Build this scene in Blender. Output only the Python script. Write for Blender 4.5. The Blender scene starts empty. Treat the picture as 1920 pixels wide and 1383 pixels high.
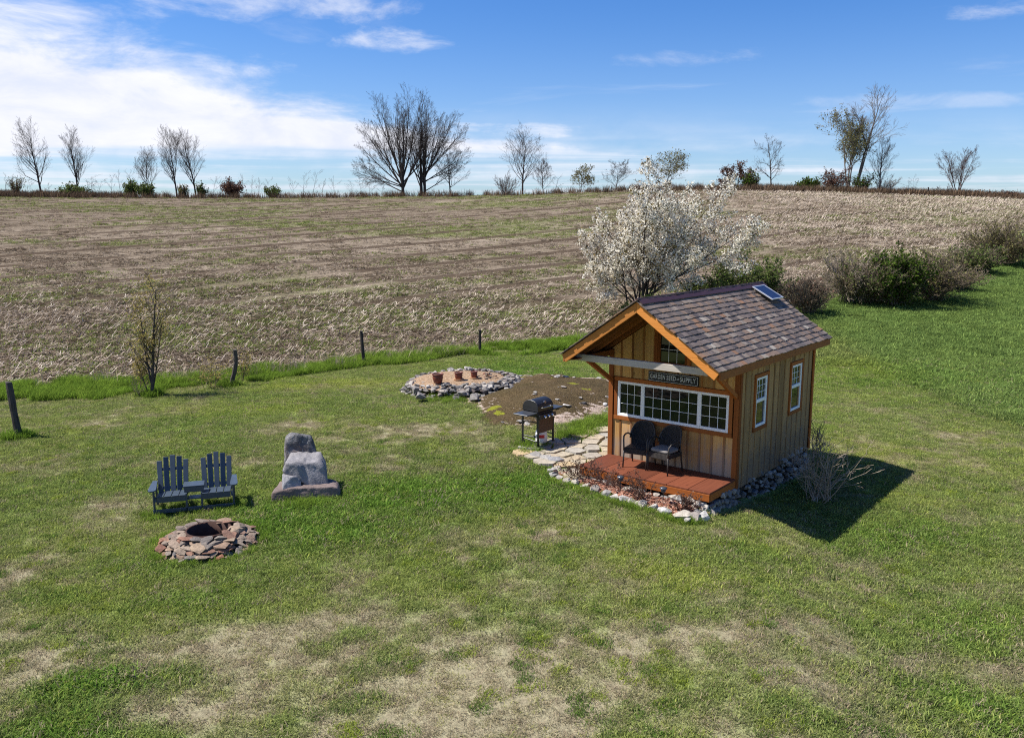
import bpy, bmesh, math, random
import numpy as np
from mathutils import Vector, Matrix
R = math.radians
sc = bpy.context.scene
COL = sc.collection

# ------------------------------------------------------------------ camera, sky, sun, exposure
F_PX, PITCH, CAM_H = 1584.0, 0.1726, 5.52            # focal length in photo pixels (1920 wide), radians down, metres
cam_d = bpy.data.cameras.new('camera')
cam = bpy.data.objects.new('camera', cam_d); COL.objects.link(cam)
cam_d.sensor_width = 36.0; cam_d.lens = 36.0 * F_PX / 1920.0
cam_d.clip_start = 0.1; cam_d.clip_end = 6000
cam.location = (0, 0, CAM_H); cam.rotation_euler = (math.pi / 2 - PITCH, 0, 0)
sc.camera = cam
sc.cycles.filter_width = 1.1
sc.cycles.use_denoising = False
sc.view_settings.view_transform = 'Standard'; sc.view_settings.look = 'None'
sc.view_settings.exposure = 0.74; sc.view_settings.gamma = 1.0; sc.view_settings.use_curve_mapping = False
SUN_AZ, SUN_EL = R(-87), R(56)                        # azimuth from +Y towards +X
sun_dir = Vector((math.sin(SUN_AZ) * math.cos(SUN_EL), math.cos(SUN_AZ) * math.cos(SUN_EL), math.sin(SUN_EL)))
sd = bpy.data.lights.new('sun', 'SUN'); sd.energy = 5.0; sd.angle = R(0.5); sd.color = (1.0, 0.955, 0.88)
sun = bpy.data.objects.new('sun', sd); COL.objects.link(sun)
sun.rotation_euler = sun_dir.to_track_quat('Z', 'Y').to_euler(); sun.location = (-40, 0, 60)

class NT:
    """tiny node-tree writer"""
    def __init__(s, tree): s.t = tree; s.n = tree.nodes; s.l = tree.links
    def new(s, typ, **kw):
        n = s.n.new(typ)
        for k, v in kw.items():
            if k.startswith('i_'):
                key = k[2:]
                key = int(key) if key.isdigit() else key.replace('_', ' ')
                s.put(n.inputs[key], v)
            else: setattr(n, k, v)
        return n
    def put(s, sock, v):
        if isinstance(v, bpy.types.NodeSocket): s.l.new(v, sock)
        elif isinstance(v, bpy.types.Node): s.l.new(v.outputs[0], sock)
        else:
            if hasattr(sock.default_value, '__len__') and len(sock.default_value) == 4 and len(v) == 3: v = (*v, 1)
            sock.default_value = v
    def math(s, op, a, b=0.0, c=0.0, clamp=False):
        n = s.n.new('ShaderNodeMath'); n.operation = op; n.use_clamp = clamp
        s.put(n.inputs[0], a); s.put(n.inputs[1], b); s.put(n.inputs[2], c)
        return n.outputs[0]
    def mix(s, f, a, b, mode='MIX'):
        n = s.n.new('ShaderNodeMix'); n.data_type = 'RGBA'; n.blend_type = mode
        s.put(n.inputs[0], f); s.put(n.inputs[6], a); s.put(n.inputs[7], b)
        return n.outputs[2]
    def ramp(s, f, stops, interp='LINEAR'):
        n = s.n.new('ShaderNodeValToRGB'); n.color_ramp.interpolation = interp
        e = n.color_ramp.elements
        while len(e) < len(stops): e.new(0.5)
        for el, (p, c) in zip(e, stops):
            el.position = p; el.color = (c, c, c, 1) if isinstance(c, (int, float)) else (*c, 1)
        s.put(n.inputs[0], f)
        return n.outputs[0]
    def noise(s, vec, scale, detail=3.0, rough=0.55, dist=0.0):
        n = s.n.new('ShaderNodeTexNoise'); s.put(n.inputs['Vector'], vec)
        n.inputs['Scale'].default_value = scale; n.inputs['Detail'].default_value = detail
        n.inputs['Roughness'].default_value = rough; n.inputs['Distortion'].default_value = dist
        return n.outputs[0]
    def sm(s, x, a, b):
        n = s.n.new('ShaderNodeMapRange'); n.interpolation_type = 'SMOOTHSTEP'; n.clamp = True
        s.put(n.inputs[0], x); n.inputs[1].default_value = a; n.inputs[2].default_value = b
        return n.outputs[0]

w = bpy.data.worlds.new('World'); sc.world = w; w.use_nodes = True
w.node_tree.nodes.clear(); g = NT(w.node_tree)
sky = g.new('ShaderNodeTexSky', sky_type='NISHITA', sun_disc=False)
sky.sun_elevation = SUN_EL; sky.sun_rotation = SUN_AZ
sky.altitude = 300; sky.air_density = 1.0; sky.dust_density = 0.7; sky.ozone_density = 2.6
tc = g.new('ShaderNodeTexCoord').outputs['Generated']
sep = g.new('ShaderNodeSeparateXYZ', i_0=tc)
zc = g.math('MAXIMUM', sep.outputs[2], 0.02)
cx = g.math('DIVIDE', sep.outputs[0], zc); cy = g.math('DIVIDE', sep.outputs[1], zc)   # the cloud sheet as a flat layer overhead
pl = g.new('ShaderNodeCombineXYZ', i_0=cx, i_1=cy, i_2=0.0).outputs[0]
stretch = g.new('ShaderNodeMapping'); g.put(stretch.inputs[0], pl); stretch.inputs[3].default_value = (0.55, 1.0, 1.0)
n1 = g.noise(pl, 0.42, 8, 0.6, 0.5); ang = g.new('ShaderNodeMapping'); g.put(ang.inputs[0], tc); ang.inputs[3].default_value = (1.0, 1.0, 2.6)
n2 = g.noise(ang.outputs[0], 9.0, 8, 0.62, 0.35); n3 = g.noise(stretch.outputs[0], 0.16, 5, 0.6, 0.5)
yo = g.math('MAXIMUM', g.math('SUBTRACT', cy, 5.0), 0.0)
edge = g.math('ADD', -2.15, g.math('MULTIPLY', g.math('MULTIPLY', yo, yo), 0.058))
sdist = g.math('SUBTRACT', edge, cx)                                                   # > 0 inside the cloud sheet
sdist = g.math('ADD', sdist, g.math('MULTIPLY', g.math('SUBTRACT', n1, 0.5), 2.6))
sdist = g.math('ADD', sdist, g.math('MULTIPLY', g.math('SUBTRACT', n2, 0.5), 2.6))
sheet = g.sm(sdist, -0.55, 1.0)
far = g.math('SUBTRACT', 1.0, g.sm(g.math('ADD', cy, g.math('MULTIPLY', g.math('SUBTRACT', n3, 0.5), 9.0)), 11.5, 14.5))
sheet = g.math('MULTIPLY', g.math('MULTIPLY', sheet, far), g.math('ADD', 0.80, g.math('MULTIPLY', n2, 0.4)), clamp=True)
wisps = g.math('MULTIPLY', g.sm(g.math('ADD', g.math('MULTIPLY', n1, 0.55), g.math('MULTIPLY', n3, 0.5)), 0.56, 0.75), 0.6)
low = g.math('MULTIPLY', g.sm(g.math('ADD', n3, g.math('MULTIPLY', g.math('SUBTRACT', n2, 0.5), 0.3)), 0.42, 0.66), g.math('MULTIPLY', g.sm(cy, 7.0, 14.0), 0.7))
def puff(px, py, rx, ry, amp):
    X, Y = px - 960, 691.5 - py
    dy, dz = F_PX * math.cos(PITCH) + Y * math.sin(PITCH), -F_PX * math.sin(PITCH) + Y * math.cos(PITCH)
    u, v = X / dz, dy / dz
    a = g.math('DIVIDE', g.math('SUBTRACT', cx, u), rx); b = g.math('DIVIDE', g.math('SUBTRACT', cy, v), ry)
    d2 = g.math('ADD', g.math('MULTIPLY', a, a), g.math('MULTIPLY', b, b))
    e = g.math('SUBTRACT', g.math('ADD', 1.0, g.math('MULTIPLY', g.math('ADD', g.math('SUBTRACT', n2, 0.5), g.math('MULTIPLY', g.math('SUBTRACT', n1, 0.5), .6)), 6.5)), d2)
    return g.math('MULTIPLY', g.sm(e, 0.0, 2.2), amp)
cl = sheet
for a in ((755, 78, .34, .36, .75), (1300, 108, .45, .35, .4), (1890, 12, .5, .3, .5), (500, 12, .7, .4, .6), (990, 245, 1.1, .9, .75), (1730, 190, 1.2, .5, .3)):
    cl = g.math('MAXIMUM', cl, puff(*a))
cl = g.math('MAXIMUM', cl, g.math('MAXIMUM', wisps, low), clamp=True)
cl = g.math('MULTIPLY', cl, g.sm(sep.outputs[2], -0.02, 0.03))
hsv = g.new('ShaderNodeHueSaturation', i_Hue=0.506, i_Saturation=1.30, i_Value=0.96, i_Color=sky.outputs[0])
blue = g.mix(1.0, hsv.outputs[0], (0.80, 0.985, 1.22), 'MULTIPLY')
blue = g.mix(g.math('MULTIPLY', g.math('SUBTRACT', 1.0, g.sm(sep.outputs[2], 0.0, 0.24)), 0.26), blue, (4.8, 5.5, 7.3))
white = g.mix(g.sm(n2, 0.3, 0.7), (6.4, 6.7, 7.7), (7.6, 7.7, 8.3))
bg = g.new('ShaderNodeBackground', i_Color=g.mix(cl, blue, white), i_Strength=0.078)
g.l.new(bg.outputs[0], g.new('ShaderNodeOutputWorld').inputs[0])

# ------------------------------------------------------------------ helpers
rng = np.random.default_rng(11); random.seed(7)

def hash2(ix, iy, seed):
    h = (ix.astype(np.int64) * 374761393 + iy.astype(np.int64) * 668265263 + seed * 1442695041) & 0x7fffffff
    h = ((h ^ (h >> 13)) * 1274126177) & 0x7fffffff
    return ((h ^ (h >> 16)) & 0xffff) / 65535.0
def vn(x, y, scale, seed):
    x = np.asarray(x, float) / scale; y = np.asarray(y, float) / scale
    ix, iy = np.floor(x), np.floor(y); fx, fy = x - ix, y - iy
    fx = fx * fx * (3 - 2 * fx); fy = fy * fy * (3 - 2 * fy)
    a, b = hash2(ix, iy, seed), hash2(ix + 1, iy, seed); c, d = hash2(ix, iy + 1, seed), hash2(ix + 1, iy + 1, seed)
    return (a * (1 - fx) + b * fx) * (1 - fy) + (c * (1 - fx) + d * fx) * fy
def fbm(x, y, scale, seed, o=4):
    s, a, t = 0, 0.5, 0
    for k in range(o): s = s + a * vn(x, y, scale / 2 ** k, seed + k * 17); t += a; a *= 0.55
    return s / t
def sstep(a, b, x):
    t = np.clip((x - a) / (b - a), 0, 1); return t * t * (3 - 2 * t)

def terrain(x, y):
    x = np.asarray(x, float); y = np.asarray(y, float)
    z = 0.12 + 0.33 * np.exp(-((x - 0.5) ** 2 + (y - 23) ** 2) / 50.0) - 0.45 * sstep(2.9, 6.2, x) * sstep(45, 25, y)
    z = z + 0.10 * (fbm(x, y, 7.0, 3, 2) - 0.5) * sstep(8, 16, np.abs(x - 2.5) + np.abs(y - 19) * .8)
    z = z + 0.035 * (fbm(x, y, 0.9, 5, 2) - 0.5)
    s = 0.118
    yy = np.maximum(y - 0.10 * x - 27.0, 0)
    k = 10.0
    rise = s * np.where(yy < 2 * k, yy * yy / (4 * k), yy - k)
    yt = y - 0.045 * np.maximum(x - 10, 0)
    over = np.maximum(yt - 100.0, 0)
    fall = np.where(over < 45, 0.0021 * over ** 2, 0.0021 * 45 ** 2 + 0.189 * (over - 45))
    und = 1.5 * (np.exp(-((x - 32) / 42.0) ** 2) - .45) * sstep(60, 112, y) + 0.5 * (vn(x, 0 * y, 60.0, 41) - 0.5) * sstep(60, 115, y) + .7 * (fbm(x, y, 26.0, 47, 2) - .5) * sstep(40, 80, y)
    return z + rise - fall + und
def T(x, y): return float(terrain(x, y))

def ray(px, py):
    X, Y = px - 960.0, 691.5 - py
    c, s = math.cos(PITCH), math.sin(PITCH)
    d = np.array([X, F_PX * c + Y * s, -F_PX * s + Y * c]); return d / d[1]
def hit(px, py, z=None):
    """where the line of sight of a photo pixel meets the terrain (or the level z)"""
    d = ray(px, py)
    if z is not None:
        t = (z - CAM_H) / d[2]; return Vector((d[0] * t, d[1] * t, z))
    ts = np.concatenate([np.arange(6, 60, 0.1), np.arange(60, 160, .3)])
    gap = CAM_H + d[2] * ts - terrain(d[0] * ts, d[1] * ts)
    i = np.argmax(gap < 0) if (gap < 0).any() else len(ts) - 1
    if i:
        a = gap[i - 1] / (gap[i - 1] - gap[i] + 1e-9); t = ts[i - 1] + a * (ts[i] - ts[i - 1])
    else: t = ts[0]
    return Vector((d[0] * t, d[1] * t, T(d[0] * t, d[1] * t)))

class MB:
    """collects shapes into one mesh"""
    def __init__(s): s.v = []; s.f = []; s.r = []; s.n = 0; s.rnd = 0.5
    def add(s, v, f, rnd=None):
        v = np.asarray(v, float).reshape(-1, 3); s.v.append(v)
        s.f.extend([tuple(int(i) + s.n for i in q) for q in f]); s.n += len(v)
        s.r.append(np.full(len(v), s.rnd if rnd is None else rnd) if np.isscalar(rnd) or rnd is None else np.asarray(rnd))
        return s
    def box(s, c, size, m=None, bev=0.006, rnd=None):
        hx, hy, hz = [k / 2 for k in size]; b = min(bev, hx * .6, hy * .6, hz * .6)
        v = []; idx = {}
        for sx in (-1, 1):
            for sy in (-1, 1):
                for sz in (-1, 1):
                    for ax in range(3):
                        p = [sx * hx, sy * hy, sz * hz]
                        for k in range(3):
                            if k != ax: p[k] -= (sx, sy, sz)[k] * b
                        idx[(sx, sy, sz, ax)] = len(v); v.append(p)
        f = []
        for ax in range(3):
            o = [k for k in range(3) if k != ax]
            for sg in (-1, 1):
                q = []
                for (p, r_) in ((-1, -1), (1, -1), (1, 1), (-1, 1)):
                    k = [0, 0, 0]; k[ax] = sg; k[o[0]] = p; k[o[1]] = r_
                    q.append(idx[(*k, ax)])
                f.append(q if (sg == 1) == (ax != 1) else q[::-1])
        for ax in range(3):           # edges along axis ax
            o = [k for k in range(3) if k != ax]
            for p in (-1, 1):
                for r_ in (-1, 1):
                    def key(e, a):
                        k = [0, 0, 0]; k[ax] = e; k[o[0]] = p; k[o[1]] = r_
                        return idx[(*k, a)]
                    q = [key(-1, o[0]), key(1, o[0]), key(1, o[1]), key(-1, o[1])]
                    f.append(q if (p * r_ == 1) == (ax == 1) else q[::-1])
        for sx in (-1, 1):
            for sy in (-1, 1):
                for sz in (-1, 1):
                    q = [idx[(sx, sy, sz, a)] for a in range(3)]
                    f.append(q if sx * sy * sz > 0 else q[::-1])
        v = np.array(v)
        if m is not None: v = v @ np.array(m.to_3x3()).T
        return s.add(v + np.array(c), f, rnd)
    def beam(s, p0, p1, w_, h_, up=(0, 0, 1), bev=0.005, rnd=None):
        p0, p1 = Vector(p0), Vector(p1); d = p1 - p0; L = d.length; d.normalize()
        x = d.cross(Vector(up))
        if x.length < 1e-4: x = d.cross(Vector((1, 0, 0)))
        x.normalize(); z = x.cross(d)
        return s.box((p0 + p1) / 2, (w_, L, h_), Matrix((x, d, z)).transposed(), bev, rnd)
    def tube(s, pts, r, k=6, rnd=None, cap=True):
        pts = [Vector(p) for p in pts]; n = len(pts)
        rs = [r] * n if np.isscalar(r) else r
        v = []; f = []; ref = Vector((0.31, 0.2, 0.93))
        for i, p in enumerate(pts):
            d = (pts[min(i + 1, n - 1)] - pts[max(i - 1, 0)]).normalized()
            a = d.cross(ref if abs(d.dot(ref)) < 0.95 else Vector((1, 0, 0))).normalized(); b = d.cross(a)
            for j in range(k):
                t = 2 * math.pi * j / k; v.append(p + (a * math.cos(t) + b * math.sin(t)) * rs[i])
        for i in range(n - 1):
            for j in range(k): f.append((i * k + j, i * k + (j + 1) % k, (i + 1) * k + (j + 1) % k, (i + 1) * k + j))
        if cap: f.append(tuple(range(k))[::-1]); f.append(tuple((n - 1) * k + j for j in range(k)))
        return s.add([tuple(p) for p in v], f, rnd)
    def lathe(s, prof, c=(0, 0, 0), k=20, rnd=None):
        v = []; f = []
        for (r_, z) in prof:
            for j in range(k):
                t = 2 * math.pi * j / k; v.append((c[0] + r_ * math.cos(t), c[1] + r_ * math.sin(t), c[2] + z))
        for i in range(len(prof) - 1):
            for j in range(k): f.append((i * k + j, i * k + (j + 1) % k, (i + 1) * k + (j + 1) % k, (i + 1) * k + j))
        return s.add(v, f, rnd)
    def prism(s, poly, z0, z1, rnd=None, taper=0.0):
        n = len(poly); cx_ = sum(p[0] for p in poly) / n; cy_ = sum(p[1] for p in poly) / n
        top = [(cx_ + (p[0] - cx_) * (1 - taper), cy_ + (p[1] - cy_) * (1 - taper), z1) for p in poly]
        v = [(p[0], p[1], z0) for p in poly] + top
        f = [tuple(range(n))[::-1], tuple(range(n, 2 * n))] + [(i, (i + 1) % n, n + (i + 1) % n, n + i) for i in range(n)]
        return s.add(v, f, rnd)
    def mesh(s, name, mat=None, smooth=False):
        me = bpy.data.meshes.new(name)
        v = np.concatenate(s.v) if s.v else np.zeros((0, 3))
        me.from_pydata(v.tolist(), [], s.f)
        a = me.attributes.new('rnd', 'FLOAT', 'POINT'); a.data.foreach_set('value', np.concatenate(s.r).astype(np.float32))
        if mat: me.materials.append(mat)
        if smooth: me.polygons.foreach_set('use_smooth', np.ones(len(me.polygons), bool))
        me.update(); return me
    def build(s, name, mat, parent=None, smooth=False): return link(name, s.mesh(name, mat, smooth), parent)

def link(name, me, parent=None):
    o = bpy.data.objects.new(name, me); COL.objects.link(o)
    if parent: o.parent = parent
    return o
def fastmesh(name, v, q, mat, rnd=None, tri=False):
    """v (N,3), q (M,4 or 3) numpy"""
    me = bpy.data.meshes.new(name); k = q.shape[1]
    me.vertices.add(len(v)); me.vertices.foreach_set('co', np.asarray(v, np.float32).ravel())
    me.loops.add(q.size); me.loops.foreach_set('vertex_index', q.astype(np.int32).ravel())
    me.polygons.add(len(q)); me.polygons.foreach_set('loop_start', np.arange(0, q.size, k, dtype=np.int32))
    me.update(calc_edges=True)
    if rnd is not None:
        a = me.attributes.new('rnd', 'FLOAT', 'POINT'); a.data.foreach_set('value', np.asarray(rnd, np.float32))
    if mat: me.materials.append(mat)
    return me
def tag(o, label=None, cat=None, group=None, kind=None):
    if label: o['label'] = label
    if cat: o['category'] = cat
    if group: o['group'] = group
    if kind: o['kind'] = kind
    return o
def thing(name, label, cat, loc=(0, 0, 0), rz=0.0, group=None):
    o = bpy.data.objects.new(name, None); COL.objects.link(o); o.empty_display_size = 0.2
    o.location = loc; o.rotation_euler = (0, 0, rz)
    return tag(o, label, cat, group)

# ------------------------------------------------------------------ materials
MATS = {}
def material(name, fn, rough=0.8, spec=0.25):
    m = bpy.data.materials.new(name); m.use_nodes = True; m.node_tree.nodes.clear(); g = NT(m.node_tree)
    b = g.new('ShaderNodeBsdfPrincipled'); b.inputs['Roughness'].default_value = rough
    b.inputs['Specular IOR Level'].default_value = spec
    out = g.new('ShaderNodeOutputMaterial'); g.l.new(b.outputs[0], out.inputs[0])
    g.b = b; g.out = out
    g.obj = g.new('ShaderNodeTexCoord').outputs['Object']
    g.geo = g.new('ShaderNodeNewGeometry').outputs['Position']
    fn(g); MATS[name] = m; return m
def rnd_node(g):
    a = g.new('ShaderNodeAttribute', attribute_name='rnd').outputs['Fac']
    o = g.new('ShaderNodeObjectInfo').outputs['Random']
    return g.math('FRACT', g.math('ADD', a, o))
def bump(g, h, dist, strength=1.0):
    n = g.new('ShaderNodeBump', i_Strength=strength, i_Distance=dist, i_Height=h); g.put(g.b.inputs['Normal'], n)
def plain(name, col, rough=0.6, metal=0.0, var=0.12, scale=9.0, spec=0.3, bmp=0.0):
    def fn(g):
        n = g.noise(g.obj, scale, 5, 0.6)
        c = g.mix(1.0, (*col,), g.ramp(n, [(0.25, 1 - var), (0.75, 1 + var)]), 'MULTIPLY')
        g.put(g.b.inputs['Base Color'], c); g.b.inputs['Metallic'].default_value = metal
        if bmp: bump(g, g.noise(g.obj, scale * 4, 4), bmp)
    return material(name, fn, rough, spec)
def wood(name, ca, cb, dark, axis=2, grain=38.0, weather=None, rough=0.75):
    def fn(g):
        r = rnd_node(g)
        mp = g.new('ShaderNodeMapping'); g.put(mp.inputs[0], g.obj)
        s = [grain] * 3; s[axis] = 1.6; mp.inputs[3].default_value = s
        off = g.new('ShaderNodeCombineXYZ', i_0=g.math('MULTIPLY', r, 37.0), i_1=g.math('MULTIPLY', r, 11.0), i_2=g.math('MULTIPLY', r, 5.0))
        g.put(mp.inputs[1], off)
        n = g.noise(mp.outputs[0], 1.0, 6, 0.6, 0.6)
        c = g.mix(g.sm(n, 0.3, 0.72), ca, cb)
        c = g.mix(g.math('MULTIPLY', g.sm(n, 0.56, 0.66), 0.35), c, dark)
        c = g.mix(1.0, c, g.ramp(r, [(0, (0.62, 0.58, 0.55)), (0.5, (1, 1, 1)), (1, (1.22, 1.16, 1.05))]), 'MULTIPLY')
        mk = g.new('ShaderNodeMapping'); g.put(mk.inputs[0], g.obj); k = [9.0] * 3; k[axis] = 3.2; mk.inputs[3].default_value = k
        g.put(mk.inputs[1], off)
        vo = g.new('ShaderNodeTexVoronoi'); g.put(vo.inputs['Vector'], mk.outputs[0]); vo.inputs['Scale'].default_value = 0.55
        c = g.mix(g.math('MULTIPLY', g.math('SUBTRACT', 1.0, g.sm(vo.outputs['Distance'], 0.03, 0.13)), 0.7), c, dark)
        if weather:
            z0, z1, wc = weather
            z = g.new('ShaderNodeSeparateXYZ', i_0=g.obj).outputs[2]
            big = g.noise(g.obj, 2.2, 4, 0.6, 0.5)
            stain = g.math('ADD', g.math('ADD', g.math('MULTIPLY', big, 1.1), g.math('MULTIPLY', n, 0.7)), g.math('MULTIPLY', r, 0.35))
            lowz = g.math('SUBTRACT', 1.0, g.sm(z, z0, z1))
            c = g.mix(g.math('MULTIPLY', g.sm(g.math('ADD', stain, g.math('MULTIPLY', lowz, 0.7)), 1.2, 1.95), 0.85), c, wc)
        g.put(g.b.inputs['Base Color'], c)
        bump(g, n, 0.004, 0.6)
    return material(name, fn, rough, 0.2)
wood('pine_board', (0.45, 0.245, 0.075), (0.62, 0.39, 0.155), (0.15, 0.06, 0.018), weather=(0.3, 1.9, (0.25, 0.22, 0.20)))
wood('batten', (0.22, 0.095, 0.028), (0.32, 0.155, 0.05), (0.11, 0.04, 0.012), weather=(0.3, 1.9, (0.17, 0.14, 0.115)))
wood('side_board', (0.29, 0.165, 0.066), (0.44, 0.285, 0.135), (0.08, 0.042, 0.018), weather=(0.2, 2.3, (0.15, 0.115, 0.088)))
wood('stained_trim', (0.27, 0.082, 0.018), (0.36, 0.12, 0.028), (0.17, 0.05, 0.012))
wood('barge_wood', (0.46, 0.175, 0.036), (0.56, 0.235, 0.058), (0.32, 0.11, 0.03), axis=0, grain=30)
wood('fascia_wood', (0.20, 0.072, 0.022), (0.27, 0.105, 0.034), (0.12, 0.04, 0.012), axis=1)
wood('deck_wood', (0.125, 0.036, 0.017), (0.18, 0.055, 0.026), (0.08, 0.02, 0.009), axis=1, grain=30)
wood('deck_edge', (0.38, 0.11, 0.020), (0.46, 0.15, 0.032), (0.22, 0.06, 0.012), axis=0, grain=30)
wood('grey_beam', (0.36, 0.33, 0.30), (0.48, 0.43, 0.38), (0.10, 0.08, 0.07), axis=0, grain=26)
wood('post_wood', (0.045, 0.04, 0.037), (0.095, 0.085, 0.078), (0.016, 0.014, 0.013), grain=24, rough=0.9)
def _shingle(g):
    r = rnd_node(g)
    c = g.ramp(r, [(0.0, (0.068, 0.060, 0.064)), (0.18, (0.115, 0.098, 0.098)), (0.36, (0.155, 0.118, 0.100)), (0.5, (0.088, 0.080, 0.084)), (0.62, (0.160, 0.120, 0.100)),
                   (0.74, (0.125, 0.108, 0.108)), (0.86, (0.185, 0.165, 0.155)), (0.955, (0.20, 0.12, 0.078)), (0.98, (0.26, 0.25, 0.24))], 'CONSTANT')
    n = g.noise(g.geo, 14.0, 5, 0.65); n2 = g.noise(g.geo, 2.0, 3)
    c = g.mix(1.0, c, g.ramp(n, [(0.25, 0.68), (0.75, 1.32)]), 'MULTIPLY')
    c = g.mix(g.math('MULTIPLY', g.sm(n2, 0.45, 0.7), 0.3), c, (0.19, 0.15, 0.12)); c = g.mix(1.0, c, (1.10, 1.0, 0.86), 'MULTIPLY')
    c = g.mix(g.sm(g.noise(g.geo, 34.0, 2), 0.70, 0.76), c, (0.42, 0.42, 0.40))
    g.put(g.b.inputs['Base Color'], c); bump(g, g.noise(g.geo, 45.0, 4), 0.004)
material('slate_shingle', _shingle, 0.7, 0.35)
plain('ridge_metal', (0.045, 0.020, 0.022), 0.5, 0.0, 0.2)
plain('roof_deck', (0.12, 0.075, 0.045), 0.8, 0, 0.2)
plain('white_vinyl', (0.80, 0.81, 0.83), 0.4, 0, 0.03)
plain('window_blind', (0.22, 0.30, 0.17), 0.7, 0, 0.1)
def _glass(g):
    g.put(g.b.inputs['Base Color'], (0.008, 0.010, 0.009)); g.b.inputs['Roughness'].default_value = 0.03
    g.b.inputs['Specular IOR Level'].default_value = 0.5
    bump(g, g.noise(g.obj, 3.0, 2), 0.002, 0.4)
material('dark_glass', _glass)
plain('sign_black', (0.012, 0.013, 0.017), 0.5, 0, 0.2); plain('sign_white', (0.55, 0.56, 0.56), 0.6, 0, 0.1, 60)
plain('interior_dark', (0.02, 0.016, 0.012), 0.9)
def _stone(ramp, moss=0.0):
    def fn(g):
        r = rnd_node(g)
        c = g.ramp(r, ramp, 'LINEAR')
        n = g.noise(g.obj, 2.2, 6, 0.65, 0.4); n2 = g.noise(g.geo, 30.0, 4, 0.6)
        c = g.mix(1.0, c, g.ramp(n, [(0.25, 0.62), (0.75, 1.35)]), 'MULTIPLY')
        c = g.mix(1.0, c, g.ramp(n2, [(0.3, 0.8), (0.7, 1.18)]), 'MULTIPLY')
        if moss: c = g.mix(g.math('MULTIPLY', g.sm(n, 0.55, 0.68), moss), c, (0.10, 0.085, 0.05))
        g.put(g.b.inputs['Base Color'], c); bump(g, g.math('ADD', n2, g.noise(g.geo, 8.0, 4)), 0.012)
    return fn
material('field_stone', _stone([(0, (0.16, 0.15, 0.145)), (0.25, (0.34, 0.32, 0.29)), (0.45, (0.22, 0.21, 0.205)), (0.6, (0.42, 0.38, 0.32)), (0.75, (0.27, 0.235, 0.21)), (0.9, (0.46, 0.44, 0.41)), (1, (0.19, 0.19, 0.20))]), 0.9, 0.2)
material('ring_stone', _stone([(0, (0.10, 0.095, 0.09)), (0.25, (0.24, 0.22, 0.20)), (0.45, (0.15, 0.14, 0.135)), (0.6, (0.33, 0.30, 0.265)), (0.75, (0.19, 0.155, 0.135)), (0.9, (0.40, 0.37, 0.33)), (1, (0.12, 0.12, 0.12))]), 0.9, 0.2)
material('pit_stone', _stone([(0, (0.13, 0.12, 0.115)), (0.2, (0.20, 0.165, 0.13)), (0.4, (0.23, 0.105, 0.065)), (0.5, (0.15, 0.13, 0.115)), (0.7, (0.27, 0.20, 0.14)), (0.85, (0.17, 0.085, 0.06)), (1, (0.30, 0.25, 0.19))]), 0.9, 0.2)
material('flag_stone', _stone([(0, (0.32, 0.285, 0.23)), (0.3, (0.40, 0.335, 0.235)), (0.55, (0.27, 0.255, 0.235)), (0.8, (0.42, 0.315, 0.18)), (1, (0.33, 0.31, 0.275))]), 0.9, 0.2)
def _boulder(g):
    n = g.noise(g.geo, 3.0, 8, 0.65, 0.6); n2 = g.noise(g.geo, 22.0, 5, 0.65); r = rnd_node(g)
    c = g.ramp(n, [(0.28, (0.055, 0.05, 0.052)), (0.5, (0.14, 0.136, 0.142)), (0.72, (0.27, 0.26, 0.26))])
    c = g.mix(g.math('MULTIPLY', g.sm(g.noise(g.geo, 2.0, 4), 0.52, 0.7), 0.5), c, (0.24, 0.15, 0.115))
    c = g.mix(g.math('MULTIPLY', g.sm(n2, 0.56, 0.66), 0.55), c, (0.42, 0.42, 0.39))
    c = g.mix(1.0, c, g.ramp(n2, [(0.3, 0.75), (0.7, 1.2)]), 'MULTIPLY')
    g.put(g.b.inputs['Base Color'], c); bump(g, g.math('ADD', n2, g.math('MULTIPLY', n, 2.0)), 0.035)
material('boulder', _boulder, 0.88, 0.25)
material('pale_boulder', _stone([(0, (0.24, 0.235, 0.245)), (0.5, (0.28, 0.27, 0.275)), (1, (0.23, 0.22, 0.225))]), 0.85, 0.25)
material('brown_boulder', _stone([(0, (0.15, 0.115, 0.105)), (0.5, (0.19, 0.145, 0.13)), (1, (0.15, 0.12, 0.115))]), 0.88, 0.25)
def _mulch(g):
    vo = g.new('ShaderNodeTexVoronoi'); g.put(vo.inputs['Vector'], g.geo); vo.inputs['Scale'].default_value = 26.0
    c = g.ramp(g.new('ShaderNodeSeparateColor', i_0=vo.outputs['Color']).outputs[0], [(0, (0.10, 0.045, 0.03)), (0.4, (0.25, 0.10, 0.065)), (0.7, (0.36, 0.19, 0.13)), (1, (0.42, 0.30, 0.24))])
    g.put(g.b.inputs['Base Color'], c); bump(g, vo.outputs['Distance'], 0.03)
material('mulch', _mulch, 0.95, 0.1)
def _gravel(g):
    vo = g.new('ShaderNodeTexVoronoi'); g.put(vo.inputs['Vector'], g.geo); vo.inputs['Scale'].default_value = 30.0
    c = g.ramp(g.new('ShaderNodeSeparateColor', i_0=vo.outputs['Color']).outputs[0], [(0, (0.20, 0.125, 0.075)), (0.5, (0.32, 0.21, 0.125)), (1, (0.42, 0.32, 0.225))])
    g.put(g.b.inputs['Base Color'], c); bump(g, vo.outputs['Distance'], 0.03)
material('gravel', _gravel, 0.95, 0.1)
plain('terracotta', (0.145, 0.036, 0.022), 0.45, 0, 0.2, 6, 0.4); plain('saucer_clay', (0.44, 0.25, 0.14), 0.7, 0, 0.15)
plain('potting_soil', (0.045, 0.03, 0.02), 0.95, 0, 0.3, 30)
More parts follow.
